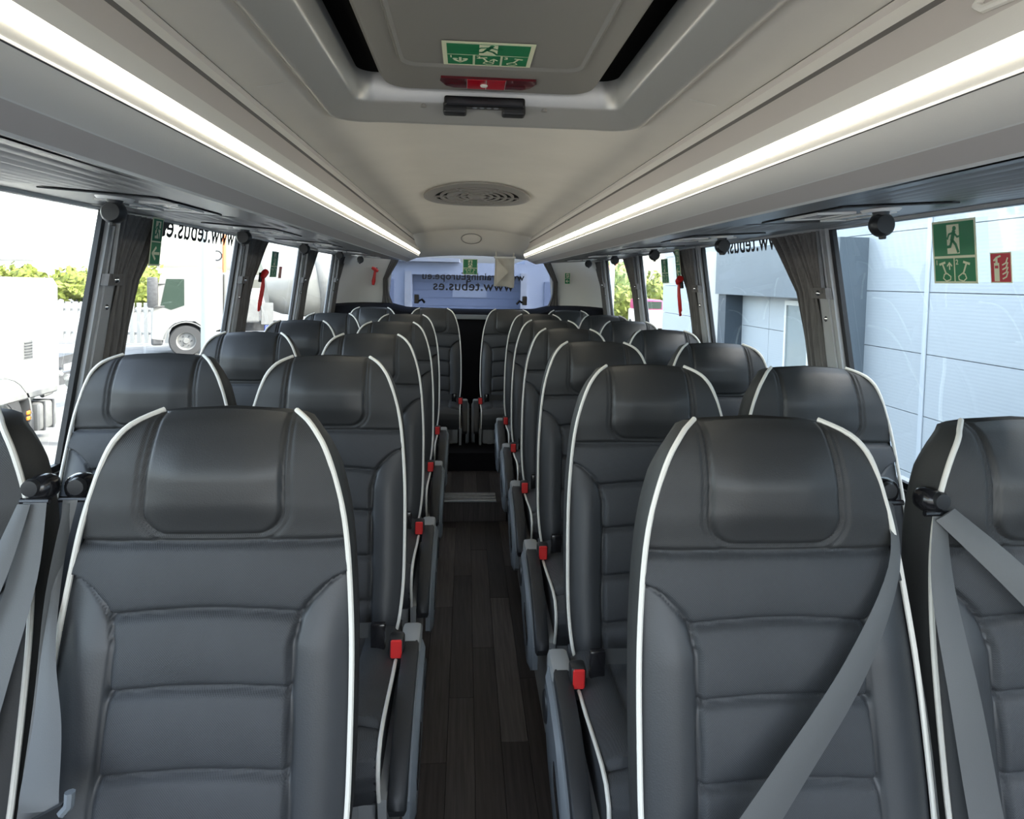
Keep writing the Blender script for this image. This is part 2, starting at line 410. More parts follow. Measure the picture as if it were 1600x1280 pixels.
# ---- roof, ceiling with hatch opening
HX, HY0, HY1 = 0.37, 0.45, 1.705
def ceil_z(x): return 1.895 - 0.057 * (x / 0.515) ** 2
xs = [-0.53, -0.515, -0.44, -HX, -0.29, -0.2, -0.1, 0, 0.1, 0.2, 0.29, HX, 0.44, 0.515, 0.53]
ys = [Y_FRONT, -0.6, 0.0, HY0, 0.8, 1.1, 1.4, HY1, 2.2, 2.8, 3.4, 4.0, 4.6, 5.2, Y_RACK + 0.02]
cb = MB(); n = len(xs)
for y in ys: cb.v += [(x, y, ceil_z(x)) for x in xs]
for i in range(len(ys) - 1):
    for j in range(n - 1):
        xm = (xs[j] + xs[j + 1]) / 2; ym = (ys[i] + ys[i + 1]) / 2
        if abs(xm) < HX and HY0 < ym < HY1: continue
        a = i * n + j; cb.f.append((a, a + n, a + n + 1, a + 1))
ce = cb.build('ceiling', 'ceiling_fabric', smooth=True, recalc=False); struct(ce, 'grey-beige lined bus ceiling', 'ceiling')
MB().box(-1.3, 1.3, Y_FRONT - 0.1, Y_REAR + 0.1, 2.06, 2.10).build('roof_skin', 'truck_white', ce)
for s in (-1, 1):       # fine joint across the ceiling beside the hatch
    rows = [[(s * x, y, ceil_z(x) - 0.0012) for x in (0.43, 0.46, 0.49)] for y in (1.385, 1.389)]
    MB().grid(rows).build('joint', 'rack_edge', ce)
# bulkhead at the back of the ceiling
bk = MB()
rows = []
for k in range(13):
    x = lerp(-0.56, 0.56, k / 12)
    rows.append([(x, Y_RACK - 0.01, ceil_z(min(abs(x), 0.515)) + 0.01), (x, Y_RACK + 0.02, ceil_z(min(abs(x), .515)) - 0.012), (x, Y_RACK + 0.16, 1.755 - 0.02 * (x / .5) ** 2), (x, Y_RACK + 0.30, 1.685 - 0.03 * (x / .5) ** 2), (x, Y_REAR, 1.68 - 0.03 * (x / .5) ** 2)])
bk.grid(rows); bo = bk.build('wall_bulkhead', 'ceiling_fabric', smooth=True); struct(bo, 'curved lining panel above the rear window', 'wall')
# oval cover on the bulkhead
ov = empty('oval_cover', (-0.008, Y_RACK + 0.088, 1.818), label='oval beige cover plate on the panel above the rear window', cat='cover plate')
ov.rotation_euler = (math.radians(137.6), 0, 0)
MB().lathe([(0.0, 0.004), (0.075, 0.004), (0.080, 0.001)], n=32).build('plate', 'ceiling_fabric', ov, smooth=True).scale = (1.05, 0.72, 1)
MB().lathe([(0.080, 0.0), (0.081, 0.006), (0.086, 0.006), (0.088, 0.0)], n=32).build('rim', 'vent_grey', ov, smooth=True).scale = (1.05, 0.72, 1)
for s in (-1, 1): MB().lathe([(0, 0.008), (0.005, 0.007), (0.006, 0.002)], c=(s * 0.072, 0, 0), n=10).build('screw', 'rack_edge', ov)

# ---- rear wall: corner panels, window, shelf
for s, nm in ((-1, 'left'), (1, 'right')):
    c = MB()
    # splayed white corner post
    rows = []
    for (x, y) in ((1.24, 5.55), (1.12, 5.86), (1.0, 5.97), (0.79, Y_REAR), (0.78, Y_REAR + 0.06)):
        rows.append([(s * x, y, 0.2), (s * (x - 0.0), y, 0.9), (s * (x - 0.02), y, 1.3), (s * (x - 0.05), y, 1.66)])
    c.grid(rows)
    o = c.build('wall_rear_' + nm, 'rear_white', smooth=True, recalc=False); struct(o, 'white corner panel beside the rear window on the %s side' % SIDE_NAME[s], 'wall')
rw = empty('window_rear'); struct(rw, 'wide bluish tinted rear window with mirrored lettering', 'window')
MB().box(-0.80, 0.80, Y_REAR + 0.05, Y_REAR + 0.056, 0.95, 1.72).build('pane', 'pane_blue', rw)
fr = MB()
fr.box(-0.81, -0.775, Y_REAR + 0.02, Y_REAR + 0.05, 0.95, 1.72); fr.box(0.775, 0.81, Y_REAR + 0.02, Y_REAR + 0.05, 0.95, 1.72); fr.box(-0.775, 0.775, Y_REAR + 0.02, Y_REAR + 0.05, 1.69, 1.72)
fr.build('gasket', 'rubber', rw)
for body, size, xr, z in (('www.trainingEurope.eu', 0.096, 0.50, 1.455), ('www.tebus.es', 0.128, 0.40, 1.355)):
    t = obj('lettering', text_mesh(body, size), rw); basis(t, (xr, Y_REAR + 0.048, z), (-1, 0, 0), (0, 0, 1))
for s in (-1, 1):       # hinge brackets on the rear glass
    h = MB().rbox(s * 0.505 - 0.022, s * 0.505 + 0.022, Y_REAR, Y_REAR + 0.03, 1.225, 1.31, 0.006).build('hinge_bracket', 'gloss_black', rw)
    MB().tube([(s * 0.48, Y_REAR + 0.01, 1.25), (s * 0.455, Y_REAR - 0.01, 1.265), (s * 0.43, Y_REAR, 1.235)], 0.012, 8).build('strut', 'gloss_black', rw, smooth=True)
wr = empty('wall_rear'); struct(wr, 'dark felt-covered rear wall and shelf under the rear window', 'wall')
rows = []
for k in range(17):
    x = lerp(-1.2, 1.2, k / 16); zt = 1.20 + 0.025 * (1 - abs(x) / 0.8) * 0 - 0.02 * (1 - min(1, (abs(x) / 0.8) ** 2)) + (0.03 if abs(x) > 0.7 else 0)
    rows.append([(x, 5.52, 0.0), (x, 5.53, 1.10), (x, 5.56, zt - 0.02), (x, 5.62, zt - 0.004), (x, 5.95, zt), (x, Y_REAR + 0.08, zt)])
MB().grid(rows).build('shelf', 'black_carpet', wr, smooth=True)
MB().rbox(-0.30, 0.30, 5.500, 5.521, 1.115, 1.155, 0.004).build('grey_rail', 'lever_grey', wr)
MB().box(-1.3, 1.3, Y_REAR + 0.06, Y_REAR + 0.10, -0.04, 0.97).build('tailgate', 'wall_panel', wr)
rows = []
# ---- front of the bus, behind the camera: dashboard wall, windscreen opening
fw = MB().box(-1.3, 1.3, Y_FRONT - 0.04, Y_FRONT, -0.04, 0.62).build('wall_front', 'wall_panel'); struct(fw, 'low dashboard wall under the windscreen', 'wall')

# ================================================================== CEILING FITTINGS
# ---- roof hatch
ht = empty('roof_hatch', (0, 0, 1.885), label='grey emergency roof hatch with black recess and silver frame in the ceiling', cat='roof hatch')
def ring(parent, name, m, prof, r_c, smooth=True):
    """rounded rectangle frame; prof = (outset, z) from the hole edge HX,HY0,HY1 (world Y), z relative to 1.87"""
    rows = []
    pts = []
    for cx, cy, a0 in ((HX - r_c, HY1 - r_c, 0), (-HX + r_c, HY1 - r_c, 90), (-HX + r_c, HY0 + r_c, 180), (HX - r_c, HY0 + r_c, 270)):
        for k in range(7): pts.append((cx, cy, math.radians(a0 + k * 15)))
    for off, z in prof: rows.append([(cx + (r_c + off) * math.cos(a), cy + (r_c + off) * math.sin(a), z - 0.018 * ((cx + (r_c + off) * math.cos(a)) / 0.37) ** 2 * (1 if off > -0.03 else 0.4)) for cx, cy, a in pts])
    return MB().grid(rows, close_u=True).build(name, m, parent, smooth=smooth, sharp=50)
ring(ht, 'frame', 'hatch_silver', [(0.034, 0.014), (0.032, -0.006), (0.026, -0.013), (0.020, -0.014), (0.012, -0.010), (-0.035, 0.012), (-0.042, 0.02), (-0.042, 0.11)], 0.085)
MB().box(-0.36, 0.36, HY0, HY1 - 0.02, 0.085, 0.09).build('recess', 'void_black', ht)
pn = MB()
pts = []
PX, PY0, PY1, PR = 0.262, HY0 + 0.05, HY1 - 0.080, 0.07
def rr(px, py0, py1, pr, z):
    r = []
    for cx, cy, a0 in ((px - pr, py1 - pr, 0), (-px + pr, py1 - pr, 90), (-px + pr, py0 + pr, 180), (px - pr, py0 + pr, 270)):
        for k in range(7): a = math.radians(a0 + k * 15); r.append((cx + pr * math.cos(a), cy + pr * math.sin(a), z))
    return r
rings = [rr(PX, PY0, PY1, PR, 0.085), rr(PX, PY0, PY1, PR, 0.050), rr(PX - 0.012, PY0 + 0.012, PY1 - 0.012, PR - 0.01, 0.034), rr(PX - 0.06, PY0 + 0.06, PY1 - 0.190, 0.04, 0.034), rr(PX - 0.066, PY0 + 0.066, PY1 - 0.196, 0.036, 0.028), rr(PX - 0.072, PY0 + 0.072, PY1 - 0.202, 0.032, 0.034)]
pn.grid(rings, close_u=True); pn.poly(rings[-1]); pn.build('panel', 'hatch_panel', ht, smooth=True, sharp=35)
# ridge around the inset
lw = MB(); lw.tube([(p[0], p[1], 0.0335) for p in rr(PX - 0.063, PY0 + 0.063, PY1 - 0.193, 0.038, 0)] + [rr(PX - 0.063, PY0 + 0.063, PY1 - 0.193, 0.038, 0)[0][:2] + (0.0335,)], 0.0035, 6); lw.build('inset_ridge', 'vent_grey', ht, smooth=True)
rl = MB(); q = [(-0.115 + 0.0, 1.5041), (-0.118, 1.5234), (-0.105, 1.5619), (-0.085, 1.5745), (0.075, 1.5745), (0.095, 1.5619), (0.108, 1.5234), (0.105, 1.5041)]
rl.prism([(x, y, 0.0345) for x, y in q], (0, 0, -0.006)); ro = rl.build('red_lamp', 'dark_red_lens', ht)
MB().box(-0.055, 0.035, 1.5060, 1.5725, 0.0265, 0.0284).build('lit_lens', 'red_lens', ro)
for x in (-0.055, -0.01, 0.035): MB().box(x - 0.0006, x + 0.0006, 1.5060, 1.5725, 0.026, 0.0284).build('divider', 'hatch_silver', ro)
MB().lathe([(0, 0.0), (0.008, 0.0002), (0.009, 0.003)], c=(-0.015, 1.5426, 0.0235), n=16).build('button', 'rack_edge', ro)
hd = MB().rbox(-0.112, 0.092, 1.6274, 1.6641, 0.0, 0.026, 0.006).build('handle', 'gloss_black', ht)
for x0, x1 in ((-0.115, -0.055), (0.035, 0.095)): MB().rbox(x0, x1, 1.6496, 1.6882, -0.012, 0.018, 0.006).build('handle_block', 'black_plastic', ht)
for k in range(4): MB().lathe([(0, 0), (0.006, 0.001), (0.007, 0.004)], c=(-0.035 + k * 0.018, 1.6409, -0.002), n=10).build('stud', 'lever_grey', hd)
for x in (-0.165, 0.145): MB().lathe([(0, -0.005), (0.008, -0.003), (0.009, 0.01)], c=(x, 1.6737, 0.008), n=12).build('screw_cap', 'vent_grey', ht, smooth=True)

# ---- signs (flat prints on thin boards, built in local XY)
def running_man(mb, cx, cy, s, z, sx=1.0):
    def P(*a): return [(cx + x * s * sx, cy + y * s) for x, y in a]
    mb.disc2(cx + 0.08 * s * sx, cy + 0.38 * s, 0.085 * s, z, n=12)
    mb.stroke(P((0.05, 0.26), (-0.04, -0.02)), 0.16 * s, z)
    mb.stroke(P((0.06, 0.24), (-0.18, 0.18), (-0.26, 0.02)), 0.07 * s, z)
    mb.stroke(P((0.06, 0.22), (0.20, 0.07), (0.34, 0.10)), 0.07 * s, z)
    mb.stroke(P((-0.04, -0.02), (0.12, -0.20), (0.22, -0.46)), 0.10 * s, z)
    mb.stroke(P((-0.05, -0.04), (-0.14, -0.26), (-0.40, -0.28)), 0.10 * s, z)
def arrow(mb, cx, cy, s, z, ang):
    c, sn = math.cos(ang), math.sin(ang)
    R = lambda x, y: (cx + (x * c - y * sn) * s, cy + (x * sn + y * c) * s)
    mb.stroke([R(-0.4, 0), R(0.3, 0)], 0.16 * s, z)
    mb.stroke([R(0.0, 0.33), R(0.36, 0.0), R(0.0, -0.33)], 0.15 * s, z)
def hammer_icon(mb, cx, cy, s, z, flip=1):
    R = lambda x, y: (cx + x * s * flip, cy + y * s)
    mb.stroke([R(-0.30, 0.32), R(0.0, 0.40)], 0.10 * s, z); mb.stroke([R(-0.15, 0.36), R(0.05, -0.10)], 0.08 * s, z)
    mb.stroke([R(-0.05, -0.12), R(-0.12, -0.30), R(0.05, -0.42), R(0.30, -0.36), R(0.32, -0.22), R(0.10, -0.08), R(-0.05, -0.12)], 0.05 * s, z)
def sign(name, label, group, origin, ex, ey, w, h, style):
    r = empty(name, label=label, cat='sign', group=group); basis(r, origin, ex, ey)
    MB().box(-w / 2, w / 2, -h / 2, h / 2, 0, 0.0012).build('board', 'sign_cream', r)
    Z = 0.0012; g = h * 0.035
    def green(x0, x1, y0, y1, m='sign_green'): return MB().box(x0, x1, y0, y1, Z, Z + 0.0006).build('panel', m, r)
    Z2 = Z + 0.0006
    if style == 'exit3':      # wide hatch sign
        green(-w / 2 + g * 2, w / 2 - g * 2, 0.0 * h, h / 2 - g * 2)
        MB().box(-0.10 * w, 0.10 * w, 0.01 * h, h / 2 - g * 2.2, Z2, Z2 + 0.0003).build('doorway', 'sign_cream', r)
        m = MB(); running_man(m, 0, 0.23 * h, 0.42 * h, Z2 + 0.0003, 1.5); m.build('runner', 'sign_green', r)
        cw = (w - g * 4 - g * 2) / 3
        for k in range(3):
            x0 = -w / 2 + g * 2 + k * (cw + g); green(x0, x0 + cw, -h / 2 + g * 1.6, -0.035 * h)
            m = MB(); cx = x0 + cw / 2; cy = -0.25 * h
            if k == 0: m.disc2(cx - 0.2 * cw, cy + 0.05 * h, 0.03 * w, Z2, sy=0.7); m.disc2(cx + 0.2 * cw, cy + 0.05 * h, 0.03 * w, Z2, sy=0.7); arrow(m, cx, cy, 0.26 * h, Z2, -PI / 2)
            elif k == 1: hammer_icon(m, cx - 0.05 * cw, cy, 0.36 * h, Z2); arrow(m, cx + 0.25 * cw, cy + 0.03 * h, 0.16 * h, Z2, PI / 2)
            else: hammer_icon(m, cx, cy, 0.36 * h, Z2, -1)
            m.build('pictogram', 'sign_cream', r)
            d = obj('digit', digit_mesh(str(k + 1), h * 0.14), r); d.location = (x0 + 0.05 * cw, -0.15 * h, Z2)
    elif style == 'exit2':    # exit over two hammer steps
        green(-w / 2 + g, w / 2 - g, -0.06 * h, h / 2 - g)
        MB().box(-0.14 * w, 0.14 * w, -0.03 * h, h / 2 - g * 2, Z2, Z2 + 0.0003).build('doorway', 'sign_cream', r)
        m = MB(); running_man(m, 0.0, 0.20 * h, 0.44 * h, Z2 + 0.0003); m.build('runner', 'sign_green', r)
        for k in range(2):
            x0 = -w / 2 + g if k == 0 else g * 0.4; x1 = -g * 0.4 if k == 0 else w / 2 - g
            green(x0, x1, -h / 2 + g, -0.10 * h)
            m = MB(); hammer_icon(m, (x0 + x1) / 2 + 0.02 * w * (1 - 2 * k), -0.31 * h, 0.36 * h, Z2, 1 - 2 * k)
            if k == 0: arrow(m, (x0 + x1) / 2 + 0.13 * w, -0.22 * h, 0.14 * h, Z2, PI / 2)
            m.build('pictogram', 'sign_cream', r)
            d = obj('digit', digit_mesh(str(k + 1), h * 0.11), r); d.location = (x0 + 0.02 * w, -0.20 * h, Z2)
    elif style == 'exitv':    # running man over arrow, vertical
        for k in range(2):
            y1 = h / 2 - g if k == 0 else -g * 0.4; y0 = g * 0.4 if k == 0 else -h / 2 + g
            green(-w / 2 + g, w / 2 - g, y0, y1)
            m = MB(); cy = (y0 + y1) / 2
            if k == 0:
                MB().box(-0.22 * w, 0.26 * w, cy - 0.17 * h, cy + 0.19 * h, Z2, Z2 + 0.0003).build('doorway', 'sign_cream', r)
                running_man(m, 0, cy, 0.36 * h, Z2 + 0.0003); m.build('runner', 'sign_green', r)
            else: arrow(m, 0, cy, 0.36 * h, Z2, PI); m.build('arrow', 'sign_cream', r)
    elif style == 'fire':
        green(-w / 2 + g, w / 2 - g, -h / 2 + g, h / 2 - g, 'sign_red')
        m = MB(); m.stroke([(-0.18 * w, -0.38 * h), (-0.18 * w, 0.10 * h)], 0.24 * w, Z2); m.stroke([(-0.18 * w, 0.1 * h), (-0.18 * w, 0.32 * h)], 0.10 * w, Z2); m.stroke([(-0.30 * w, 0.24 * h), (-0.18 * w, 0.33 * h), (0.0, 0.38 * h)], 0.07 * w, Z2)
        m.build('extinguisher', 'sign_cream', r)
        MB().box(-0.26 * w, -0.10 * w, -0.02 * h, 0.07 * h, Z2 + 0.0004, Z2 + 0.0007).build('band', 'sign_red', r)
        m = MB()
        for k in range(4): m.stroke([(0.10 * w, (-0.36 + 0.15 * k) * h), (0.26 * w, (-0.30 + 0.15 * k) * h), (0.34 * w, (-0.14 + 0.15 * k) * h)], 0.055 * w, Z2)
        m.build('flames', 'sign_cream', r)
    return r
_dig = {}
def digit_mesh(ch, size):
    k = (ch, round(size, 4))
    if k not in _dig:
        me = text_mesh(ch, size); me.materials.clear(); me.materials.append(MATS['sign_cream']); _dig[k] = me
    return _dig[k]
# sign on the hatch (read from below, facing down)
sign('exit_sign', 'wide green emergency exit sign with three steps on the roof hatch', 'exit signs', (-0.012, 1.350, 1.9175), (1, 0, 0), (0, -1, 0), 0.187, 0.135, 'exit3')
upR = wall_pt(1, 0, 1.64) - wall_pt(1, 0, 1.2); upL = wall_pt(-1, 0, 1.64) - wall_pt(-1, 0, 1.2)
sign('exit_sign', 'large green exit sign with hammer steps on the nearest building-side window', 'exit signs', wall_pt(1, 1.525, 1.545, 0.001), (0, -1, 0), upR, 0.142, 0.158, 'exit2')
sign('fire_sign', 'small red fire extinguisher sign beside the large exit sign', None, wall_pt(1, 1.392, 1.503, 0.001), (0, -1, 0), upR, 0.058, 0.07, 'fire')
sign('exit_sign', 'small green exit sign on the third building-side window', 'exit signs', wall_pt(1, 3.85, 1.53, 0.001), (0, -1, 0), upR, 0.13, 0.15, 'exit2')
sign('exit_sign', 'small green exit sign on the third truck-side window', 'exit signs', wall_pt(-1, 3.83, 1.52, 0.001), (0, 1, 0), upL, 0.13, 0.15, 'exit2')
sign('fire_sign', 'tiny red sign beside the exit sign on the truck-side window', None, wall_pt(-1, 3.97, 1.475, 0.001), (0, 1, 0), upL, 0.06, 0.07, 'fire')
sign('exit_sign', 'green exit sign hanging in the middle of the rear window', 'exit signs', (-0.012, Y_REAR - 0.02, 1.575), (1, 0, 0), (0, 0, 1), 0.135, 0.145, 'exit2')
sign('exit_arrow_sign', 'green exit arrow sticker on the white rear corner panel', 'exit arrow stickers', (0.895, Y_REAR - 0.065, 1.485), (1, 0.2, 0), (0, 0, 1), 0.055, 0.105, 'exitv')

# ---- round ceiling vent
vt = empty('ceiling_vent', (0.0, 3.33, ceil_z(0) - 0.002), label='oval grey air vent grille with concentric slots in the ceiling', cat='vent')
VX, VY = 0.272, 0.43
def ell(r, z, n=48): return [(VX * r * math.cos(2 * PI * k / n), VY * r * math.sin(2 * PI * k / n), z - 0.016 * (r * math.cos(2 * PI * k / n)) ** 2) for k in range(n)]
MB().grid([ell(1.0, 0.0), ell(1.0, -0.008), ell(0.97, -0.012), ell(0.80, -0.013), ell(0.80, 0.002)], close_u=True).build('rim', 'vent_grey', vt, smooth=True)
m = MB(); m.poly(ell(0.82, -0.003)); m.build('dark_duct', 'void_black', vt)
for r0 in (0.70, 0.57, 0.44, 0.31, 0.18):
    MB().grid([ell(r0, -0.004), ell(r0, -0.013), ell(r0 - 0.045, -0.013), ell(r0 - 0.045, -0.004)], close_u=True).build('slat', 'vent_grey', vt, smooth=True)
for a in range(6):
    an = a * PI / 3; c, s_ = math.cos(an), math.sin(an)
    p0 = Vector((VX * 0.1 * c, VY * 0.1 * s_, -0.0125)); p1 = Vector((VX * 0.82 * c, VY * 0.82 * s_, -0.0125 - 0.009 * c * c)); nrm = Vector((-(p1 - p0).y, (p1 - p0).x, 0)).normalized() * 0.006
    MB().prism([p0 - nrm, p1 - nrm, p1 + nrm, p0 + nrm], (0, 0, 0.009)).build('spoke', 'vent_grey', vt)
m = MB().poly(ell(0.16, -0.0135)); m.build('hub', 'vent_grey', vt)
sec = []
for k in range(9):
    a = math.radians(150 + k * 11); sec.append((VX * 0.52 * math.cos(a), VY * 0.52 * math.sin(a)))
m = MB().grid([[(x * 1.12, y * 1.12, -0.0142 - 0.002) for x, y in sec], [(x * 0.85, y * 0.85, -0.0142) for x, y in sec]]); m.build('plate', 'vent_grey', vt)

# ================================================================== LUGGAGE RACKS
PROF = [  # half-section from the ceiling seam down to the lower edge: (x, z, material of the strip that follows)
    (0.512, 1.838, 'rack_groove'), (0.505, 1.822, 'rack_shell'), (0.499, 1.816, 'rack_taupe'), (0.500, 1.806, 'rack_shell'), (0.487, 1.780, 'rack_groove'),
    (0.490, 1.774, 'rack_taupe'), (0.462, 1.712, 'rack_taupe'), (0.449, 1.709, 'rack_shell'), (0.441, 1.690, 'rack_shell'), (0.438, 1.6765, 'rack_edge'), (0.4405, 1.675, None),
    (0.4450, 1.6592, 'rack_shell'), (0.4465, 1.648, 'rack_edge'), (0.4475, 1.6445, 'rack_groove'), (0.4515, 1.6445, 'rack_shell'), (0.459, 1.636, 'rack_shell'), (0.474, 1.625, 'rack_shell'), (0.496, 1.6150, 'rack_edge'), (0.499, 1.6140, 'rack_taupe'), (0.540, 1.5965, 'rack_edge'), (0.549, 1.594, 'under_dark'), (0.556, 1.599, None)]
def shrink(x, z, t):
    cx, cz = 0.53, 1.70
    return (cx + (x - cx) * (1 - t), cz + (z - cz) * (1 - t))
YS = [(Y_FRONT, 0.0)] + [(Y_RACK - 0.03, 0.0), (Y_RACK - 0.012, 0.04), (Y_RACK, 0.14), (Y_RACK + 0.004, 0.35)]
for s in (-1, 1):
    rk = empty('luggage_rack', (0, 0, 0), label='long beige overhead luggage rack on the %s side with a light strip' % SIDE_NAME[s], cat='luggage rack', group='overhead luggage racks'); rk.scale = (1.02, 1, 1.035); rk.location = (0, 0, 1.45 * (1 - 1.035))
    # closed body: face strips plus back
    mats_used = ['rack_shell', 'rack_taupe', 'rack_edge', 'rack_groove', 'under_dark']
    b = MB(); idx = []
    rows = []
    ring_pts = [(x, z) for x, z, m in PROF] + [(0.70, 1.612), (0.72, 1.838)]
    for y, t in YS: rows.append([(s * shrink(x, z, t)[0], y, shrink(x, z, t)[1]) for x, z in ring_pts])
    b.grid(rows, close_u=True); b.poly(rows[-1]); b.poly(rows[0])
    me = b.mesh('rack_body', mats_used, smooth=True, sharp=18)
    mlist = [m for _, _, m in PROF]
    for p in me.polygons:
        c = p.center; best = None; t = 0
        for k in range(len(PROF)):
            if mlist[k] is None: continue
            x0, z0 = ring_pts[k]; x1, z1 = ring_pts[(k + 1) % len(ring_pts)]
            d = abs(abs(c.x) - (x0 + x1) / 2) + abs(c.z - (z0 + z1) / 2)
            if best is None or d < best: best = d; t = mats_used.index(mlist[k])
        p.material_index = 0 if c.y > Y_RACK - 0.02 else t
    obj('body', me, rk)
    # light strip: slightly domed diffuser in its channel
    rows = [[(s * 0.4400, y, 1.6755), (s * 0.4385, y, 1.670), (s * 0.4400, y, 1.664), (s * 0.4445, y, 1.6595)] for y in (Y_FRONT, Y_RACK - 0.06)]
    MB().grid(rows, flip=(s > 0)).build('light_strip', 'led', rk, smooth=True, recalc=False)
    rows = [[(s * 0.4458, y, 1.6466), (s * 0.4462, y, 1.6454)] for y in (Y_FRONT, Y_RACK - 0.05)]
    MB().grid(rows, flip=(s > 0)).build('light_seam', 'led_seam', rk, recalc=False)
    # underside
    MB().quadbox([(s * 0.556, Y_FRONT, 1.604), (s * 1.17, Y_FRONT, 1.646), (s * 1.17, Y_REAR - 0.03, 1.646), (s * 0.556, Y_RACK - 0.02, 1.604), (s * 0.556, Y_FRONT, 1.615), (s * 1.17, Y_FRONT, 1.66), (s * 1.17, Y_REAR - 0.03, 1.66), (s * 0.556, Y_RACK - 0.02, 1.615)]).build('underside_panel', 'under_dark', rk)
    MB().quadbox([(s * 1.120, Y_FRONT, 1.634), (s * 1.150, Y_FRONT, 1.634), (s * 1.150, Y_REAR - 0.05, 1.634), (s * 1.120, Y_REAR - 0.05, 1.634), (s * 1.118, Y_FRONT, 1.644), (s * 1.152, Y_FRONT, 1.646), (s * 1.152, Y_REAR - .05, 1.646), (s * 1.118, Y_REAR - .05, 1.644)]).build('window_rail', 'rack_edge' if s < 0 else 'pillar_grey', rk)
    # gathered fabric bays between the service units
    UY = [1.55, 2.42, 3.3, 4.2, 5.0] if s < 0 else [1.36, 2.24, 3.07, 3.9, 4.75]
    bays = [(0.2, UY[0] - 0.10)] + [(UY[k] + 0.38, UY[k + 1] - 0.12) for k in range(4)]
    for (ya, yb) in bays:
        rows = []
        N = 44
        for k in range(N + 1):
            u = k / N; x = lerp(0.575, 1.115, u); row = []
            for j in range(9):
                v = j / 8; pin = 1 - 0.75 * v ** 3
                xx = lerp(0.845, x, 0.80 + 0.2 * pin) ; row.append((s * xx, lerp(ya, yb, v), 1.604 + (xx - 0.556) * 0.068 - 0.0015 - (0.003 + 0.0045 * math.sin(u * PI * 22 + 0.6 * math.sin(v * 3 + u * 9))) * math.sin(PI * min(1, max(0, v))) ** 0.4 * pin))
            rows.append(row)
        MB().grid(rows).build('gathered_fabric', 'under_fabric', rk, smooth=True, sharp=None)
    # service units with lamps and swivel nozzle
    for k, uy in enumerate(UY):
        un = empty('service_unit', (s * 0.86, uy, 1.6285), label='passenger lamp and air nozzle unit above the %s-side seats, %s from the front' % (SIDE_NAME[s], ordw[k]), cat='service unit', group='overhead service units')
        un.rotation_euler = (0, -s * math.atan(0.068), 0)
        MB().rbox(-0.13, 0.13, -0.07, 0.30, -0.004, 0.0, 0.0015, 1).build('base_plate', 'under_dark', un)
        for (cx, cy, lx, ly) in ((-s * 0.085, 0.10, 0.045, 0.075), (s * 0.045, 0.16, 0.035, 0.10)):
            fm = MB(); o_, i_ = [], []
            for sx, sy in ((-1, -1), (1, -1), (1, 1), (-1, 1)):
                o_.append((cx + sx * lx, cy + sy * ly)); i_.append((cx + sx * (lx - 0.004), cy + sy * (ly - 0.007)))
            fm.grid([[(x, y, -0.003) for x, y in o_], [(x, y, -0.009) for x, y in o_], [(x, y, -0.009) for x, y in i_], [(x, y, -0.003) for x, y in i_]], close_u=True)
            f_ = fm.build('lamp_frame', 'rack_edge', un)
            MB().box(cx - lx + 0.004, cx + lx - 0.004, cy - ly + 0.007, cy + ly - 0.007, -0.006, -0.003).build('lens', 'gloss_black', f_)
            MB().lathe([(0, -0.008), (0.014, -0.007), (0.016, -0.004)], c=(cx, cy + 0.25 * ly, 0), n=14).build('lamp', 'spotlight_lens', f_)
        MB().lathe([(0.0, -0.010), (0.036, -0.010), (0.040, -0.006), (0.041, 0.0)], n=24).build('collar', 'rack_edge', un, smooth=True)
        MB().tube([(0, 0, -0.008), (0, -0.002, -0.03)], [0.018, 0.013], 12).build('stem', 'black_plastic', un, smooth=True)
        nz = MB().lathe([(0.0, -0.016), (0.020, -0.015), (0.026, -0.008), (0.027, 0.006), (0.020, 0.018), (0.0, 0.020)], c=(0, -0.002, -0.038), axis='Y', n=24).build('nozzle', 'black_plastic', un, smooth=True)
        MB().rbox(-0.005, 0.005, -0.012, 0.004, -0.070, -0.060, 0.002, 1).build('tab', 'black_plastic', nz)
        if False: pass
    if s > 0:
        # grab handle recess near the camera
        gb = MB().tube([(0.466, 0.20, 1.726), (0.465, 0.60, 1.726), (0.466, 0.635, 1.729), (0.470, 0.650, 1.738), (0.477, 0.645, 1.752), (0.479, 0.60, 1.757), (0.479, 0.20, 1.757)], 0.0045, 8).build('finger_grip', 'rack_shell', rk, smooth=True)

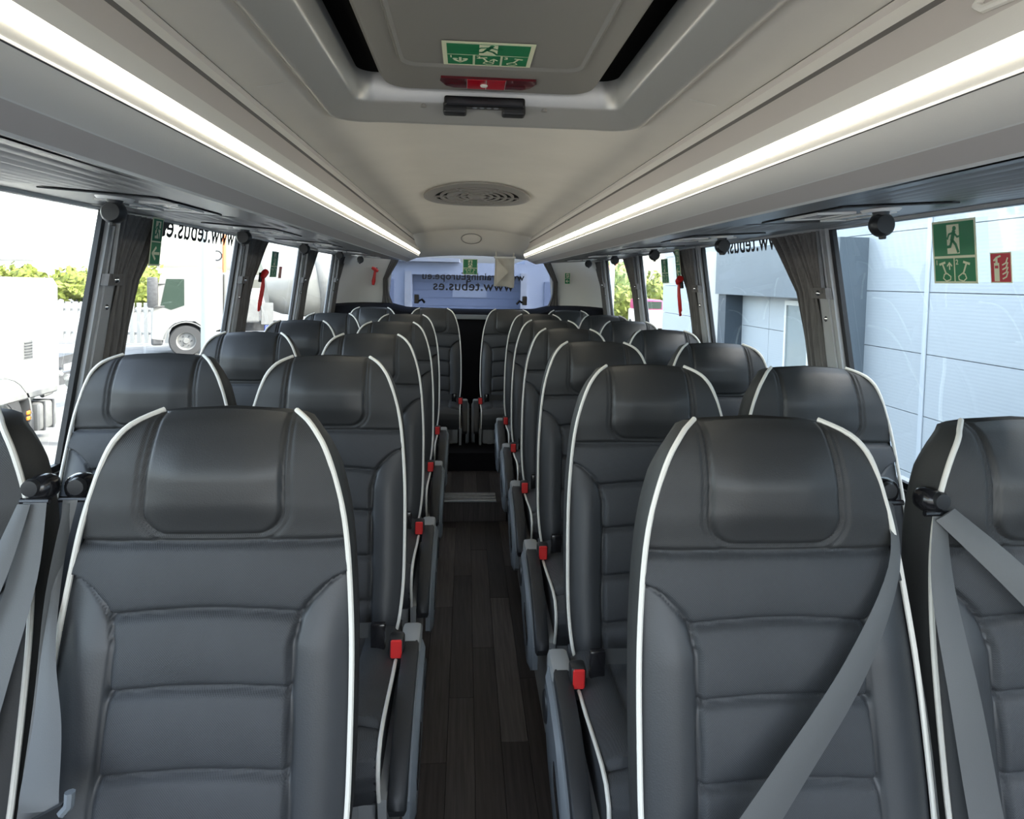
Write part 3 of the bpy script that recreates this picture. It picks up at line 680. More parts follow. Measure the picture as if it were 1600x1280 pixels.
# ================================================================== CURTAINS
def make_curtain(s, label):
    r = empty('curtain', label=label, cat='curtain', group='tied-back window curtains')
    def sheet(name, top, tie, low, z_low, waves, amp, inset, ph):
        rows = []
        zs = [1.636 - (1.636 - 1.43) * k / 10 for k in range(11)] + [1.43 - (1.43 - z_low) * k / 8 for k in range(1, 9)] if z_low < 1.43 else [1.636 - (1.636 - 1.43) * k / 12 for k in range(13)]
        N = 40
        for z in zs:
            row = []
            if z >= 1.43: t = max(0, (1.636 - z) / 0.206); t = t ** 0.8; a, b = lerp(top[0], tie[0], t), lerp(top[1], tie[1], t)
            else: t = (1.43 - z) / (1.43 - z_low); a, b = lerp(tie[0], low[0], min(1, t * 3)), lerp(tie[1], low[1], min(1, t * 3))
            for k in range(N + 1):
                u = k / N
                w = math.sin(u * waves * 2 * PI + ph + 0.8 * math.sin(z * 9)) * amp + 0.4 * amp * math.sin(u * waves * 4.6 * PI + z * 5)
                row.append(wall_pt(s, lerp(a, b, u), z, inset + amp + w))
            rows.append(row)
        # back side
        m = MB(); m.grid(rows)
        m.grid([[wall_pt(s, lerp(0, 0, 0), 0, 0) for _ in range(2)] for _ in range(2)]) if False else None
        return m.build(name, 'curtain', r, smooth=True, sharp=None)
    sheet('drape', (0.085, 0.36), (0.075, 0.205), (0.085, 0.205), 0.88, 4, 0.012, 0.012, 0.3)
    sheet('gathered_fold', (0.0, 0.20), (0.012, 0.078), None, 1.43, 5, 0.008, 0.030, 1.1)
    b = MB(); wall_bar(b, s, -0.004, 0.086, 1.412, 1.448, 0.024, 0.046); b.build('tie_band', 'curtain', r)
    q = wall_pt(s, 0.040, 1.43, 0.046)
    k = MB().lathe([(0.0, 0.007), (0.006, 0.006), (0.010, 0.002), (0.011, -0.006)], axis='X', n=14).build('snap', 'chrome', r, smooth=True); k.location = q; k.scale = (-s, 1, 1)
    return r
for s in (-1, 1):
    proto = None
    for i, py in enumerate(PILLARS[1:]):
        lab = 'tied-back grey curtain at the %s pillar on the %s side' % (ordw[i], SIDE_NAME[s])
        if proto is None: proto = make_curtain(s, lab); c = proto
        else: c = copy_tree(proto); c['label'] = lab
        c.location = (0, py, 0)
sign('exit_arrow_sign', 'green exit arrow sticker on the first truck-side curtain', 'exit arrow stickers', wall_pt(-1, 2.285, 1.56, 0.052), (0, 1, 0.0), upL + Vector((0, 0.06, 0)), 0.075, 0.165, 'exitv')
sign('exit_arrow_sign', 'green exit arrow sticker on the second building-side curtain', 'exit arrow stickers', wall_pt(1, 3.45, 1.56, 0.052), (0, -1, 0.0), upR, 0.075, 0.165, 'exitv')

# rear window curtains
for s in (-1, 1):
    c = empty('rear_curtain', (s * 0.80, Y_REAR - 0.02, 1.2), label='dark curtain tied back at the %s-side edge of the rear window' % SIDE_NAME[s], cat='curtain', group='rear window curtains')
    rows = []
    for k in range(15):
        z = lerp(0.0, 0.50, k / 14); t = k / 14
        inner = interp([(0, 0.09), (0.25, 0.04), (0.5, 0.035), (0.8, 0.12), (1, 0.17)], t); outer = interp([(0, -0.02), (0.25, -0.01), (0.5, -0.01), (0.8, 0.05), (1, 0.09)], t)
        rows.append([(-s * lerp(outer, inner, u / 12), -0.02 + 0.012 * math.sin(u * 1.7), z) for u in range(13)])
    MB().grid(rows).build('drape', 'curtain', c, smooth=True, sharp=None)

# ---- emergency hammers
def hammer(label, origin, ex, ey, sc=1.0, loop=False):
    h = empty('emergency_hammer', label=label, cat='hammer', group='red emergency hammers'); basis(h, origin, ex, ey)
    if loop:
        MB().tube([(0.0, 0.045, 0.02), (0.008, 0.0, 0.024), (0.006, -0.05, 0.022), (0.0, -0.10, 0.02), (-0.012, -0.125, 0.02), (-0.018, -0.09, 0.02), (-0.012, -0.02, 0.022), (-0.002, 0.03, 0.022)], 0.0075, 8).build('handle', 'red_plastic', h, smooth=True)
        MB().tube([(0.03, 0.075, 0.02), (0.0, 0.06, 0.02), (-0.012, 0.045, 0.02)], [0.018, 0.019, 0.012], 10).build('head', 'red_plastic', h, smooth=True)
        MB().rbox(-0.015, 0.02, 0.02, 0.07, 0.0, 0.015, 0.004).build('bracket', 'black_plastic', h)
    else:
        MB().tube([(0.0, 0.04, 0.015), (-0.006, 0.0, 0.016), (-0.014, -0.05, 0.015), (-0.018, -0.085, 0.015)], [0.012, 0.013, 0.018, 0.012], 10).build('handle', 'red_plastic', h, smooth=True)
        MB().tube([(-0.028, 0.072, 0.018), (0.0, 0.058, 0.018), (0.028, 0.040, 0.018)], [0.013, 0.018, 0.012], 10).build('head', 'red_plastic', h, smooth=True)
        MB().rbox(-0.012, 0.018, 0.035, 0.075, 0.0, 0.014, 0.004).build('bracket', 'black_plastic', h)
hammer('red emergency hammer on the second building-side curtain', wall_pt(1, 3.41, 1.41, 0.055), (0, -1, 0), upR, loop=True)
hammer('red emergency hammer on the second truck-side curtain', wall_pt(-1, 3.43, 1.40, 0.055), (0, 1, 0), upL, loop=True)
hammer('red emergency hammer on the white rear corner panel', (-0.875, Y_REAR - 0.055, 1.475), (1, -0.2, 0), (0, 0, 1))

# ---- folded beige cloth pouch hanging in front of the rear window
po = empty('cloth_pouch', (0.30, 5.83, 1.40), label='beige folded cloth pouch hanging in front of the rear window', cat='pouch')
rows = []
for k in range(15):
    v = k / 14; z = 0.26 * v; row = []
    for j in range(13):
        u = j / 12; x = lerp(-0.085 - 0.012 * (1 - v), 0.085 + 0.006 * math.sin(v * 6), u); d = 0.022 * math.sin(PI * u) ** 0.5 * math.sin(PI * min(1, v * 1.1 + 0.05)) ** 0.5
        row.append((x, -d - 0.006 * math.sin(7 * u + 5 * v) , z + 0.012 * math.sin(u * 5) * (1 - v)))
    rows.append(row)
MB().grid(rows).build('front', 'cloth_beige', po, smooth=True, sharp=None)
MB().box(-0.088, 0.088, 0.002, 0.012, 0.0, 0.265).build('back', 'cloth_beige', po)
MB().prism([(-0.08, -0.030, 0.25), (-0.075, -0.034, 0.02), (0.03, -0.046, 0.13)], (0, -0.012, 0)).build('flap', 'cloth_beige', po)
MB().rbox(-0.10, 0.10, -0.012, 0.015, 0.255, 0.272, 0.004).build('rod', 'rear_white', po)
for s in (-1, 1): MB().box(s * 0.08 - 0.006, s * 0.08 + 0.006, -0.004, 0.004, 0.26, 0.33).build('strap', 'cloth_beige', po)

# ================================================================== SEATS
W_TAB = [(0.455, 0.196), (0.49, 0.214), (0.54, 0.224), (0.61, 0.230), (0.69, 0.231), (0.86, 0.227), (0.985, 0.217), (1.065, 0.206), (1.125, 0.191), (1.17, 0.176), (1.205, 0.159), (1.228, 0.142), (1.24, 0.124)]
Y_TAB = [(0.455, -0.155), (0.57, -0.125), (0.80, -0.072), (0.98, -0.030), (1.10, -0.010), (1.16, -0.004), (1.20, 0.003), (1.225, 0.016), (1.24, 0.040)]
XB_TAB = [(0.455, 0.146), (0.65, 0.144), (0.79, 0.139), (0.875, 0.136), (0.915, 0.146), (0.940, 0.160), (0.962, 0.182), (0.976, 0.205), (0.985, 0.24)]
def sd_pad(x, z):     # signed distance to the headrest pad outline, open at the top
    hw = 0.109 + 0.004 * (1.16 - z) / 0.12; r = 0.045; zb = 1.044
    qx = abs(x) - (hw - r); qz = (zb + r) - z
    return math.hypot(max(qx, 0), max(qz, 0)) + min(max(qx, qz), 0) - r
def sstep(t): t = min(1, max(0, t)); return t * t * (3 - 2 * t)
def back_front():
    NZ, NX = 200, 100
    zs = []
    for i in range(NZ + 1): t = i / NZ; zs.append(0.455 + 0.785 * (t if t < 0.0 else (1 - (1 - t) ** 1.25)))
    P = []; 
    for z in zs:
        w = smooth_interp(W_TAB, z); y0 = smooth_interp(Y_TAB, z); xb = interp(XB_TAB, z); row = []
        for j in range(NX + 1):
            u = -1 + 2 * j / NX; u = math.copysign(abs(u) ** 0.94, u); x = u * w
            fade = sstep((1.243 - z) / 0.11)
            d = 0.020 * (1 - abs(u) ** 2.6) * fade          # crown towards the passenger
            # bolsters
            if z < 0.985:
                e = (abs(x) - xb) / max(0.02, w - xb)
                if e > 0: d += 0.013 * math.sin(PI * min(1, e)) * sstep((0.98 - z) / 0.12)
            # ribs
            zr = z - 0.010 * (1 - min(1, (x / 0.14) ** 2))
            if abs(x) < xb or z > 0.985:
                ribs = [0.46, 0.575, 0.690, 0.808, 0.920, 1.028]
                if zr < 1.028:
                    for a, b in zip(ribs[:-1], ribs[1:]):
                        if a <= zr < b: d += 0.011 * math.sin(PI * (zr - a) / (b - a)) ** 0.6
                for zz in ribs[1:5]:
                    if abs(x) < xb: d -= 0.010 * math.exp(-((zr - zz) / 0.0055) ** 2)
            zh = z - 0.006 * (1 - min(1, (x / 0.21) ** 2))
            d -= 0.010 * math.exp(-((zh - 1.027) / 0.005) ** 2)
            if zh > 1.027: d += 0.010 * sstep((zh - 1.027) / 0.07) * fade
            # bolster seam
            if z < 0.987: d -= 0.011 * math.exp(-((abs(x) - xb) / 0.0042) ** 2)
            # headrest pad
            sd = sd_pad(x, z)
            d -= 0.0085 * math.exp(-(sd / 0.0038) ** 2)
            d -= 0.0045 * math.exp(-((sd - 0.010) / 0.0028) ** 2)
            if sd < 0: d += 0.006 * sstep((0.116 - abs(x)) / 0.07) * sstep((z - 1.044) / 0.08) * fade
            zz = z - 0.010 * (u * u) * max(0, (z - 1.19) / 0.05)
            row.append((x, y0 - d, zz))
        P.append(row)
    parts = {'headrest_pad': MB(), 'head_panel': MB(), 'centre_panel': MB(), 'side_bolster': MB(), 'side_bolster_b': MB()}
    full = bpy.data.meshes.new('full'); full.from_pydata([p for r in P for p in r], [], [(i * (NX + 1) + j, i * (NX + 1) + j + 1, (i + 1) * (NX + 1) + j + 1, (i + 1) * (NX + 1) + j) for i in range(NZ) for j in range(NX)]); full.update()
    VN = [v.normal.copy() for v in full.vertices]; bpy.data.meshes.remove(full)
    cls = {}
    for i in range(NZ):
        for j in range(NX):
            q = [P[i][j], P[i][j + 1], P[i + 1][j + 1], P[i + 1][j]]
            xm = sum(p[0] for p in q) / 4; zm = (zs[i] + zs[i + 1]) / 2
            if sd_pad(xm, zm) < 0: k = 'headrest_pad'
            elif zm - 0.006 * (1 - min(1, (xm / 0.21) ** 2)) > 1.027: k = 'head_panel'
            elif zm < 0.987 and abs(xm) > interp(XB_TAB, zm): k = 'side_bolster' if xm < 0 else 'side_bolster_b'
            else: k = 'centre_panel'
            cls.setdefault(k, []).append((i, j))
    out = {}
    for k, cells in cls.items():
        ids = {}; mb = MB()
        def vid(i, j):
            if (i, j) not in ids: ids[(i, j)] = len(mb.v); mb.v.append(P[i][j])
            return ids[(i, j)]
        for i, j in cells: mb.f.append((vid(i, j), vid(i, j + 1), vid(i + 1, j + 1), vid(i + 1, j)))
        m = {'headrest_pad': 'seat_leather', 'head_panel': 'seat_perforated', 'centre_panel': 'seat_weave'}.get(k, 'seat_bolster')
        out[k] = mb.mesh(k.replace('_b', '') if k.endswith('_b') else k, m, smooth=True, recalc=False, sharp=None)
        nl = [None] * len(mb.v)
        for (i, j), q in ids.items(): nl[q] = VN[i * (NX + 1) + j]
        out[k].normals_split_custom_set_from_vertices(nl)
    return out
def back_shell():
    rows = []; zs = [0.455 + 0.785 * (1 - (1 - i / 40) ** 1.2) for i in range(41)]
    for z in zs:
        w = smooth_interp(W_TAB, z); y0 = smooth_interp(Y_TAB, z); k = min(1, max(0.15, (1.245 - z) / 0.10)); t = 0.5 + 0.5 * k
        L = [(w - 0.001, y0 + 0.001), (w + 0.004 * k, y0 + 0.012), (w + 0.006 * k, y0 + 0.035 * t), (w + 0.004 * k, y0 + 0.065 * t), (w - 0.015 * k, y0 + 0.092 * t), (w * 0.7, y0 + 0.105 * t), (0, y0 + 0.11 * t)]
        if z > 1.236: L = [(x, min(y, y0 + 0.03)) for x, y in L]
        dz = lambda x: -0.010 * (x / w) ** 2 * max(0, (z - 1.19) / 0.05)
        rows.append([(x, y, z + dz(x)) for x, y in L] + [(-x, y, z + dz(x)) for x, y in reversed(L[:-1])])
    m = MB(); m.grid(rows); m.poly(rows[-1]); m.poly(rows[0], True)
    return m.mesh('back_shell', 'seat_side', smooth=True, sharp=60)
def piping_mesh(s):
    path = []
    for i in range(46):
        z = 0.456 + (1.239 - 0.456) * (1 - (1 - i / 45) ** 1.3)
        w = smooth_interp(W_TAB, z); y0 = smooth_interp(Y_TAB, z)
        path.append((s * (w + 0.003), y0 - 0.007, z - 0.010 * max(0, (z - 1.19) / 0.05)))
    path.append((s * 0.112, 0.05, 1.236))
    return MB().tube(path, 0.0046, 8).mesh('piping', 'piping', smooth=True)
CU_W = 0.230
CU_PATH = [(-0.10, 0.500), (-0.18, 0.496), (-0.28, 0.495), (-0.38, 0.500), (-0.48, 0.510), (-0.54, 0.513), (-0.58, 0.506), (-0.605, 0.484), (-0.612, 0.455), (-0.605, 0.415), (-0.590, 0.380)]
def cushion():
    dense = []
    for (a, b) in zip(CU_PATH[:-1], CU_PATH[1:]):
        for k in range(6): t = k / 6; dense.append((lerp(a[0], b[0], t), lerp(a[1], b[1], t)))
    dense.append(CU_PATH[-1])
    nrm = []
    for i in range(len(dense)):
        a = dense[max(0, i - 3)]; b = dense[min(len(dense) - 1, i + 3)]; d = Vector((b[0] - a[0], b[1] - a[1])).normalized(); nrm.append((d.y, -d.x) if True else None)
    rows = []; N = 48; seam_i = int(len(dense) * 0.52)
    for i, (y, z) in enumerate(dense):
        ny, nz = nrm[i]; row = []
        if nz < 0 and i < len(dense) * 0.5: ny, nz = -ny, -nz
        for j in range(N + 1):
            u = -1 + 2 * j / N; x = u * CU_W
            d = 0.022 * (1 - abs(u) ** 3)
            d += 0.012 * math.sin(PI * min(1, max(0, (abs(x) - 0.14) / (CU_W - 0.14)))) if i < seam_i else 0
            if i < seam_i: d -= 0.010 * math.exp(-((abs(x) - 0.14 - 0.03 * max(0, (i / len(dense) - 0.35)) * 3) / 0.005) ** 2)
            d -= 0.009 * math.exp(-((i - seam_i) / 1.0) ** 2)
            row.append((x, y + d * (-abs(ny) if i > len(dense) * .4 else 0), z + d * max(0, abs(nz) if i < len(dense) * 0.75 else 0)))
        rows.append(row)
    m = MB(); m.grid(rows)
    # sides and bottom
    for s in (-1, 1):
        e = [r[0 if s < 0 else -1] for r in rows][::3] + [rows[-1][0 if s < 0 else -1]]
        low = [(p[0] * 0.985, min(-0.10, p[1] + (0.01 if p[1] < -0.5 else 0)), 0.38) for p in e]
        m.grid([e, low], flip=s < 0)
    m.box(-0.225, 0.225, -0.585, -0.11, 0.37, 0.384)
    return m.mesh('cushion', 'seat_weave', smooth=True, sharp=55)
def cushion_piping(s):
    pts = []
    for (y, z) in CU_PATH[1:]: pts.append((s * (CU_W + 0.002), y, z + 0.002))
    fine = []
    for a, b in zip(pts[:-1], pts[1:]):
        for k in range(3): fine.append(tuple(lerp(a[i], b[i], k / 3) for i in range(3)))
    fine.append(pts[-1])
    return MB().tube(fine, 0.0045, 8).mesh('cushion_piping', 'piping', smooth=True)
SEAT_MESH = back_front(); SEAT_MESH['back_shell'] = back_shell(); SEAT_MESH['pipe-1'] = piping_mesh(-1); SEAT_MESH['pipe1'] = piping_mesh(1)
SEAT_MESH['cushion'] = cushion(); SEAT_MESH['cp-1'] = cushion_piping(-1); SEAT_MESH['cp1'] = cushion_piping(1)
SEAT_MESH['leg'] = MB().quadbox([(-0.02, -0.50, 0.0), (0.02, -0.50, 0.0), (0.02, -0.16, 0.0), (-0.02, -0.16, 0.0), (-0.015, -0.54, 0.37), (0.015, -0.54, 0.37), (0.015, -0.10, 0.37), (-0.015, -0.10, 0.37)]).mesh('leg', 'grey_plastic')
SEAT_MESH['rail'] = MB().rbox(-0.22, 0.22, -0.53, -0.47, 0.25, 0.37, 0.012).mesh('front_rail', 'grey_plastic', smooth=True)
def arm_parts(s):
    """armrest swung down on the aisle side s"""
    d = {}
    prof = [(-0.235, 0.520), (-0.29, 0.518), (-0.40, 0.492), (-0.50, 0.442), (-0.575, 0.382), (-0.590, 0.358), (-0.578, 0.336), (-0.55, 0.348), (-0.47, 0.405), (-0.37, 0.448), (-0.265, 0.468), (-0.235, 0.474)]
    x0, x1 = s * 0.247, s * 0.287
    ins = lambda q, k: [(lerp(y, -0.42, k), lerp(z, 0.44, k)) for y, z in q]
    rows = [[(lerp(x0, x1, 0.12), y, z) for y, z in ins(prof, 0.02)]] + [[(x0, y, z) for y, z in ins(prof, 0.06)]]
    m = MB(); secs = [(0.0, 0.05), (0.12, 0.0), (0.88, 0.0), (1.0, 0.05)]
    rows = [[(lerp(x0, x1, t), y, z) for y, z in ins(prof, k)] for t, k in secs]
    m.grid(rows, close_u=True); m.poly(rows[0]); m.poly(rows[-1]); d['arm_pad'] = m.mesh('arm_pad', 'arm_pad', smooth=True, sharp=50)
    lev = [(-0.19, 0.50), (-0.28, 0.490), (-0.40, 0.455), (-0.49, 0.405), (-0.55, 0.345), (-0.545, 0.27), (-0.49, 0.235), (-0.40, 0.25), (-0.28, 0.31), (-0.21, 0.37), (-0.18, 0.43)]
    xa, xb = s * 0.276, s * 0.302
    rows = [[(lerp(xa, xb, t), lerp(y, -0.36, k), lerp(z, 0.385, k)) for y, z in lev] for t, k in ((0, 0), (0.6, 0.0), (1.0, 0.12))]
    m = MB(); m.grid(rows, close_u=True); m.poly(rows[0]); m.poly(rows[-1]); d['side_cover'] = m.mesh('side_cover', 'lever_grey', smooth=True, sharp=40)
    m = MB().prism([(xb, -0.38, 0.40), (xb, -0.49, 0.34), (xb, -0.48, 0.31), (xb, -0.39, 0.36)], (s * 0.002, 0, 0)); d['handle_slot'] = m.mesh('handle_slot', 'gloss_black')
    m = MB().lathe([(0, 0.004), (0.035, 0.004), (0.042, -0.004)], c=(0, -0.225, 0.42), axis='X', n=20)
    m.v = [((xb + (p[0] if s > 0 else -p[0])), p[1], p[2]) for p in m.v]; d['recline_knob'] = m.mesh('recline_knob', 'black_plastic', smooth=True)
    m = MB().rbox(min(s * 0.238, s * 0.290), max(s * 0.238, s * 0.290), -0.250, -0.140, 0.36, 0.520, 0.012); d['hinge_housing'] = m.mesh('hinge_housing', 'grey_plastic', smooth=True)
    m = MB().quadbox([(s * 0.228, -0.52, 0.05), (s * 0.244, -0.52, 0.05), (s * 0.244, -0.14, 0.05), (s * 0.228, -0.14, 0.05), (s * 0.228, -0.585, 0.38), (s * 0.247, -0.585, 0.38), (s * 0.247, -0.14, 0.41), (s * 0.228, -0.14, 0.41)]); d['side_frame'] = m.mesh('side_frame', 'grey_plastic')
    return d
ARM = {s: arm_parts(s) for s in (-1, 1)}
def buckle_parts(s):
    d = {}
    M = lambda x: s * x
    bx = lambda x0, x1, *r: (min(M(x0), M(x1)), max(M(x0), M(x1)), *r)
    d['buckle'] = MB().rbox(*bx(0.214, 0.252), -0.285, -0.245, 0.470, 0.553, 0.008).mesh('buckle', 'black_plastic', smooth=True)
    d['release_button'] = MB().rbox(*bx(0.219, 0.247), -0.2905, -0.283, 0.503, 0.551, 0.003, 1).mesh('release_button', 'red_plastic')
    d['tongue'] = MB().rbox(*bx(0.165, 0.203), -0.265, -0.245, 0.510, 0.580, 0.006).mesh('tongue', 'gloss_black', smooth=True)
    rows = [[(M(x), y, z + 0.023), (M(x), y + 0.01, z - 0.023)] for x, y, z in ((0.18, -0.24, 0.550), (0.07, -0.225, 0.540), (-0.06, -0.215, 0.535), (-0.16, -0.205, 0.53))]
    d['lap_belt'] = MB().grid(rows).mesh('lap_belt', 'belt_web', smooth=True)
    return d
BUCK = {s: buckle_parts(s) for s in (-1, 1)}
def make_seat(kind_side, aisle):
    r = empty('passenger_seat', cat='seat', group='dark grey passenger seats')
    obj('back_shell', SEAT_MESH['back_shell'], r)
    for k in ('headrest_pad', 'head_panel', 'centre_panel', 'side_bolster'): obj(k, SEAT_MESH[k], r)
    obj('side_bolster', SEAT_MESH['side_bolster_b'], r)
    for s in (-1, 1):
        obj('piping', SEAT_MESH['pipe%d' % s], r)
        l = obj('leg', SEAT_MESH['leg'], r); l.location = (s * 0.165, 0, 0)
    c = obj('cushion', SEAT_MESH['cushion'], r)
    for s in (-1, 1): obj('cushion_piping', SEAT_MESH['cp%d' % s], c)
    obj('front_rail', SEAT_MESH['rail'], r)
    if aisle:
        s = kind_side; a = ARM[s]
        ar = obj('armrest', a['arm_pad'], r); obj('hinge_housing', a['hinge_housing'], r)
        sc_ = obj('side_cover', a['side_cover'], r); obj('handle_slot', a['handle_slot'], sc_); obj('recline_knob', a['recline_knob'], sc_); obj('side_frame', a['side_frame'], r)
        b = BUCK[s]; bu = obj('buckle', b['buckle'], r); obj('release_button', b['release_button'], bu); obj('tongue', b['tongue'], r); obj('lap_belt', b['lap_belt'], r)
    return r
protos = {('a', -1): make_seat(1, True), ('a', 1): make_seat(-1, True), ('w', 0): make_seat(0, False)}
used = set(); SEATS = {}
def place(kind, side, x, y, label):
    key = ('a', side) if kind == 'a' else ('w', 0)
    o = protos[key] if key not in used else copy_tree(protos[key]); used.add(key)
    o.location = (x, y, 0); o.scale = (1, 1, 0.984); o['label'] = label
    return o
ROWS = {-1: [1.09, 1.87, 2.66, 3.45, 4.22], 1: [1.03, 1.73, 2.43, 3.12, 3.81, 4.50]}
for s in (-1, 1):
    for i, y in enumerate(ROWS[s]):
        where = '%s row from the front' % ordw[i]
        SEATS[(s, 'a', i)] = place('a', s, s * (0.463 if s > 0 else (0.443 if i else 0.455)), y, 'dark grey aisle seat with white piping on the %s side, %s' % (SIDE_NAME[s], where))
        SEATS[(s, 'w', i)] = place('w', s, s * ((0.945 if i else 0.955) if s > 0 else (0.923 if i else 0.955)), y, 'dark grey window seat with white piping on the %s side, %s' % (SIDE_NAME[s], where))
    SEATS[(s, 'a', 9)] = place('a', s, s * 0.310, 5.2, 'dark grey inner seat of the back row on the %s side' % SIDE_NAME[s])
    SEATS[(s, 'w', 9)] = place('w', s, s * 0.792, 5.2, 'dark grey outer seat of the back row on the %s side' % SIDE_NAME[s])
# ---- three-point belts of the first row
def ribbon(pts, widths, th=0.0016):
    """pts: centre points; widths: half-width vectors"""
    a = []; 
    for p, w in zip(pts, widths):
        p = Vector(p); w = Vector(w); a.append([p - w, p - w * 0.33 + Vector((0, -th, 0)), p + w * 0.33 + Vector((0, -th, 0)), p + w, p + w * 0.33 + Vector((0, th, 0)), p - w * 0.33 + Vector((0, th, 0))])
    m = MB(); m.grid(a, close_u=True); m.poly(a[0]); m.poly(a[-1]); return m
def subdiv(pts, n=6):
    out = []
    for i in range(len(pts) - 1):
        p0 = Vector(pts[max(i - 1, 0)]); p1 = Vector(pts[i]); p2 = Vector(pts[i + 1]); p3 = Vector(pts[min(i + 2, len(pts) - 1)])
        for k in range(n):
            t = k / n; out.append(0.5 * ((2 * p1) + (p2 - p0) * t + (2 * p0 - 5 * p1 + 4 * p2 - p3) * t * t + (3 * p1 - p0 - 3 * p2 + p3) * t ** 3))
    out.append(Vector(pts[-1])); return out
def guide(parent, x, y, z, s):
    m = MB().rbox(x - 0.022, x + 0.022, y - 0.020, y + 0.026, z - 0.022, z + 0.020, 0.0185, 4); g = m.build('belt_guide', 'gloss_black', parent, smooth=True)
    MB().lathe([(0, -0.005), (0.013, -0.004), (0.015, 0.004)], c=(x - s * 0.006, y - 0.020, z + 0.004), axis='Y', n=16).build('guide_button', 'black_plastic', g, smooth=True)
    MB().tube([(x - 0.022, y - 0.018, z - 0.018), (x + 0.022, y - 0.018, z - 0.018)], 0.005, 8).build('guide_bar', 'gloss_black', g, smooth=True)
def belt(parent, pts, ws, name='seat_belt'):
    P = subdiv(pts); Wd = subdiv(ws); return ribbon(P, Wd).build(name, 'belt_web', parent, smooth=True, sharp=60)
R1, L1, RW1, LW1 = SEATS[(1, 'a', 0)], SEATS[(-1, 'a', 0)], SEATS[(1, 'w', 0)], SEATS[(-1, 'w', 0)]
guide(R1, 0.228, 0.03, 1.115, 1)
belt(R1, [(0.222, 0.005, 1.10), (0.192, -0.055, 1.01), (0.095, -0.115, 0.88), (-0.04, -0.17, 0.745), (-0.19, -0.225, 0.595), (-0.25, -0.26, 0.53)], [(0.006, 0, -0.004), (0.010, 0, -0.004), (0.019, 0, -0.009), (0.023, 0, -0.013), (0.028, 0, -0.015), (0.028, 0, -0.015)])
belt(R1, [(0.232, 0.01, 1.09), (0.236, -0.03, 0.94), (0.240, -0.08, 0.76), (0.240, -0.13, 0.56)], [(0.003, 0.004, 0), (0.004, 0.012, 0), (0.007, 0.02, 0), (0.009, 0.02, 0)])
guide(RW1, -0.210, -0.01, 1.110, -1)
belt(RW1, [(-0.210, -0.035, 1.09), (-0.218, -0.06, 0.98), (-0.215, -0.115, 0.82), (-0.205, -0.155, 0.66), (-0.19, -0.19, 0.52)], [(0.012, 0, 0), (0.020, 0, 0.0), (0.026, 0, 0), (0.028, 0, 0), (0.028, 0, 0)])
belt(RW1, [(-0.205, -0.040, 1.095), (-0.12, -0.085, 1.01), (0.0, -0.125, 0.88), (0.12, -0.16, 0.75), (0.20, -0.21, 0.64)], [(0.016, 0, 0.010), (0.019, 0, 0.014), (0.019, 0, 0.016), (0.019, 0, 0.017), (0.019, 0, 0.017)])
guide(L1, -0.234, 0.015, 1.112, -1)
belt(L1, [(-0.236, -0.008, 1.095), (-0.240, -0.03, 1.00), (-0.222, -0.09, 0.89), (-0.195, -0.14, 0.80), (-0.178, -0.185, 0.735), (-0.173, -0.195, 0.715)], [(0.012, 0, 0), (0.004, 0.004, 0), (0.010, 0, 0), (0.020, 0, 0), (0.026, 0, 0), (0.027, 0, 0.002)])
belt(L1, [(-0.236, -0.01, 1.09), (-0.240, -0.05, 0.96), (-0.220, -0.11, 0.82), (-0.205, -0.17, 0.66), (-0.198, -0.20, 0.53)], [(0.005, 0.006, 0), (0.005, 0.01, 0), (0.009, 0.006, 0), (0.014, 0.006, 0), (0.016, 0.006, 0)])
MB().quadbox([(-0.205, -0.205, 0.675), (-0.132, -0.205, 0.715), (-0.132, -0.197, 0.715), (-0.205, -0.197, 0.675), (-0.208, -0.205, 0.692), (-0.137, -0.205, 0.731), (-0.137, -0.197, 0.731), (-0.208, -0.197, 0.692)]).build('belt_tongue', 'black_plastic', L1)
MB().tube([(-0.139, -0.201, 0.716), (-0.129, -0.201, 0.728), (-0.129, -0.199, 0.745)], 0.007, 8).build('tongue_hook', 'lever_grey', L1, smooth=True)
guide(LW1, 0.222, -0.01, 1.118, 1)
belt(LW1, [(0.226, -0.035, 1.10), (0.228, -0.07, 0.99), (0.212, -0.12, 0.85), (0.190, -0.16, 0.70), (0.17, -0.19, 0.53)], [(0.018, 0, 0), (0.022, 0, 0), (0.026, 0, 0), (0.028, 0, 0), (0.028, 0, 0)])
belt(LW1, [(0.214, -0.042, 1.10), (0.195, -0.09, 0.99), (0.15, -0.14, 0.86), (0.10, -0.17, 0.72), (0.03, -0.21, 0.56)], [(0.010, 0, 0.0), (0.016, 0, -0.006), (0.019, 0, -0.010), (0.02, 0, -0.012), (0.02, 0, -0.012)])

# ================================================================== OUTSIDE
GZ = -0.75
gr = MB().box(-60, 60, -30, 120, GZ - 0.2, GZ).build('ground', 'asphalt'); struct(gr, 'grey asphalt yard around the bus', 'ground')
for k, (x0, y0, x1, y1, w) in enumerate([(-7.5, 7.35, -3.6, 7.15, 0.12), (-7.5, 6.45, -3.4, 6.25, 0.12), (-9, 12.2, -5.2, 12.0, 0.12)]):
    d = Vector((x1 - x0, y1 - y0, 0)).normalized(); nv = Vector((-d.y, d.x, 0)) * w / 2
    MB().prism([Vector((x0, y0, GZ)) - nv, Vector((x1, y1, GZ)) - nv, Vector((x1, y1, GZ)) + nv, Vector((x0, y0, GZ)) + nv], (0, 0, 0.005)).build('painted_line', 'road_paint', gr)

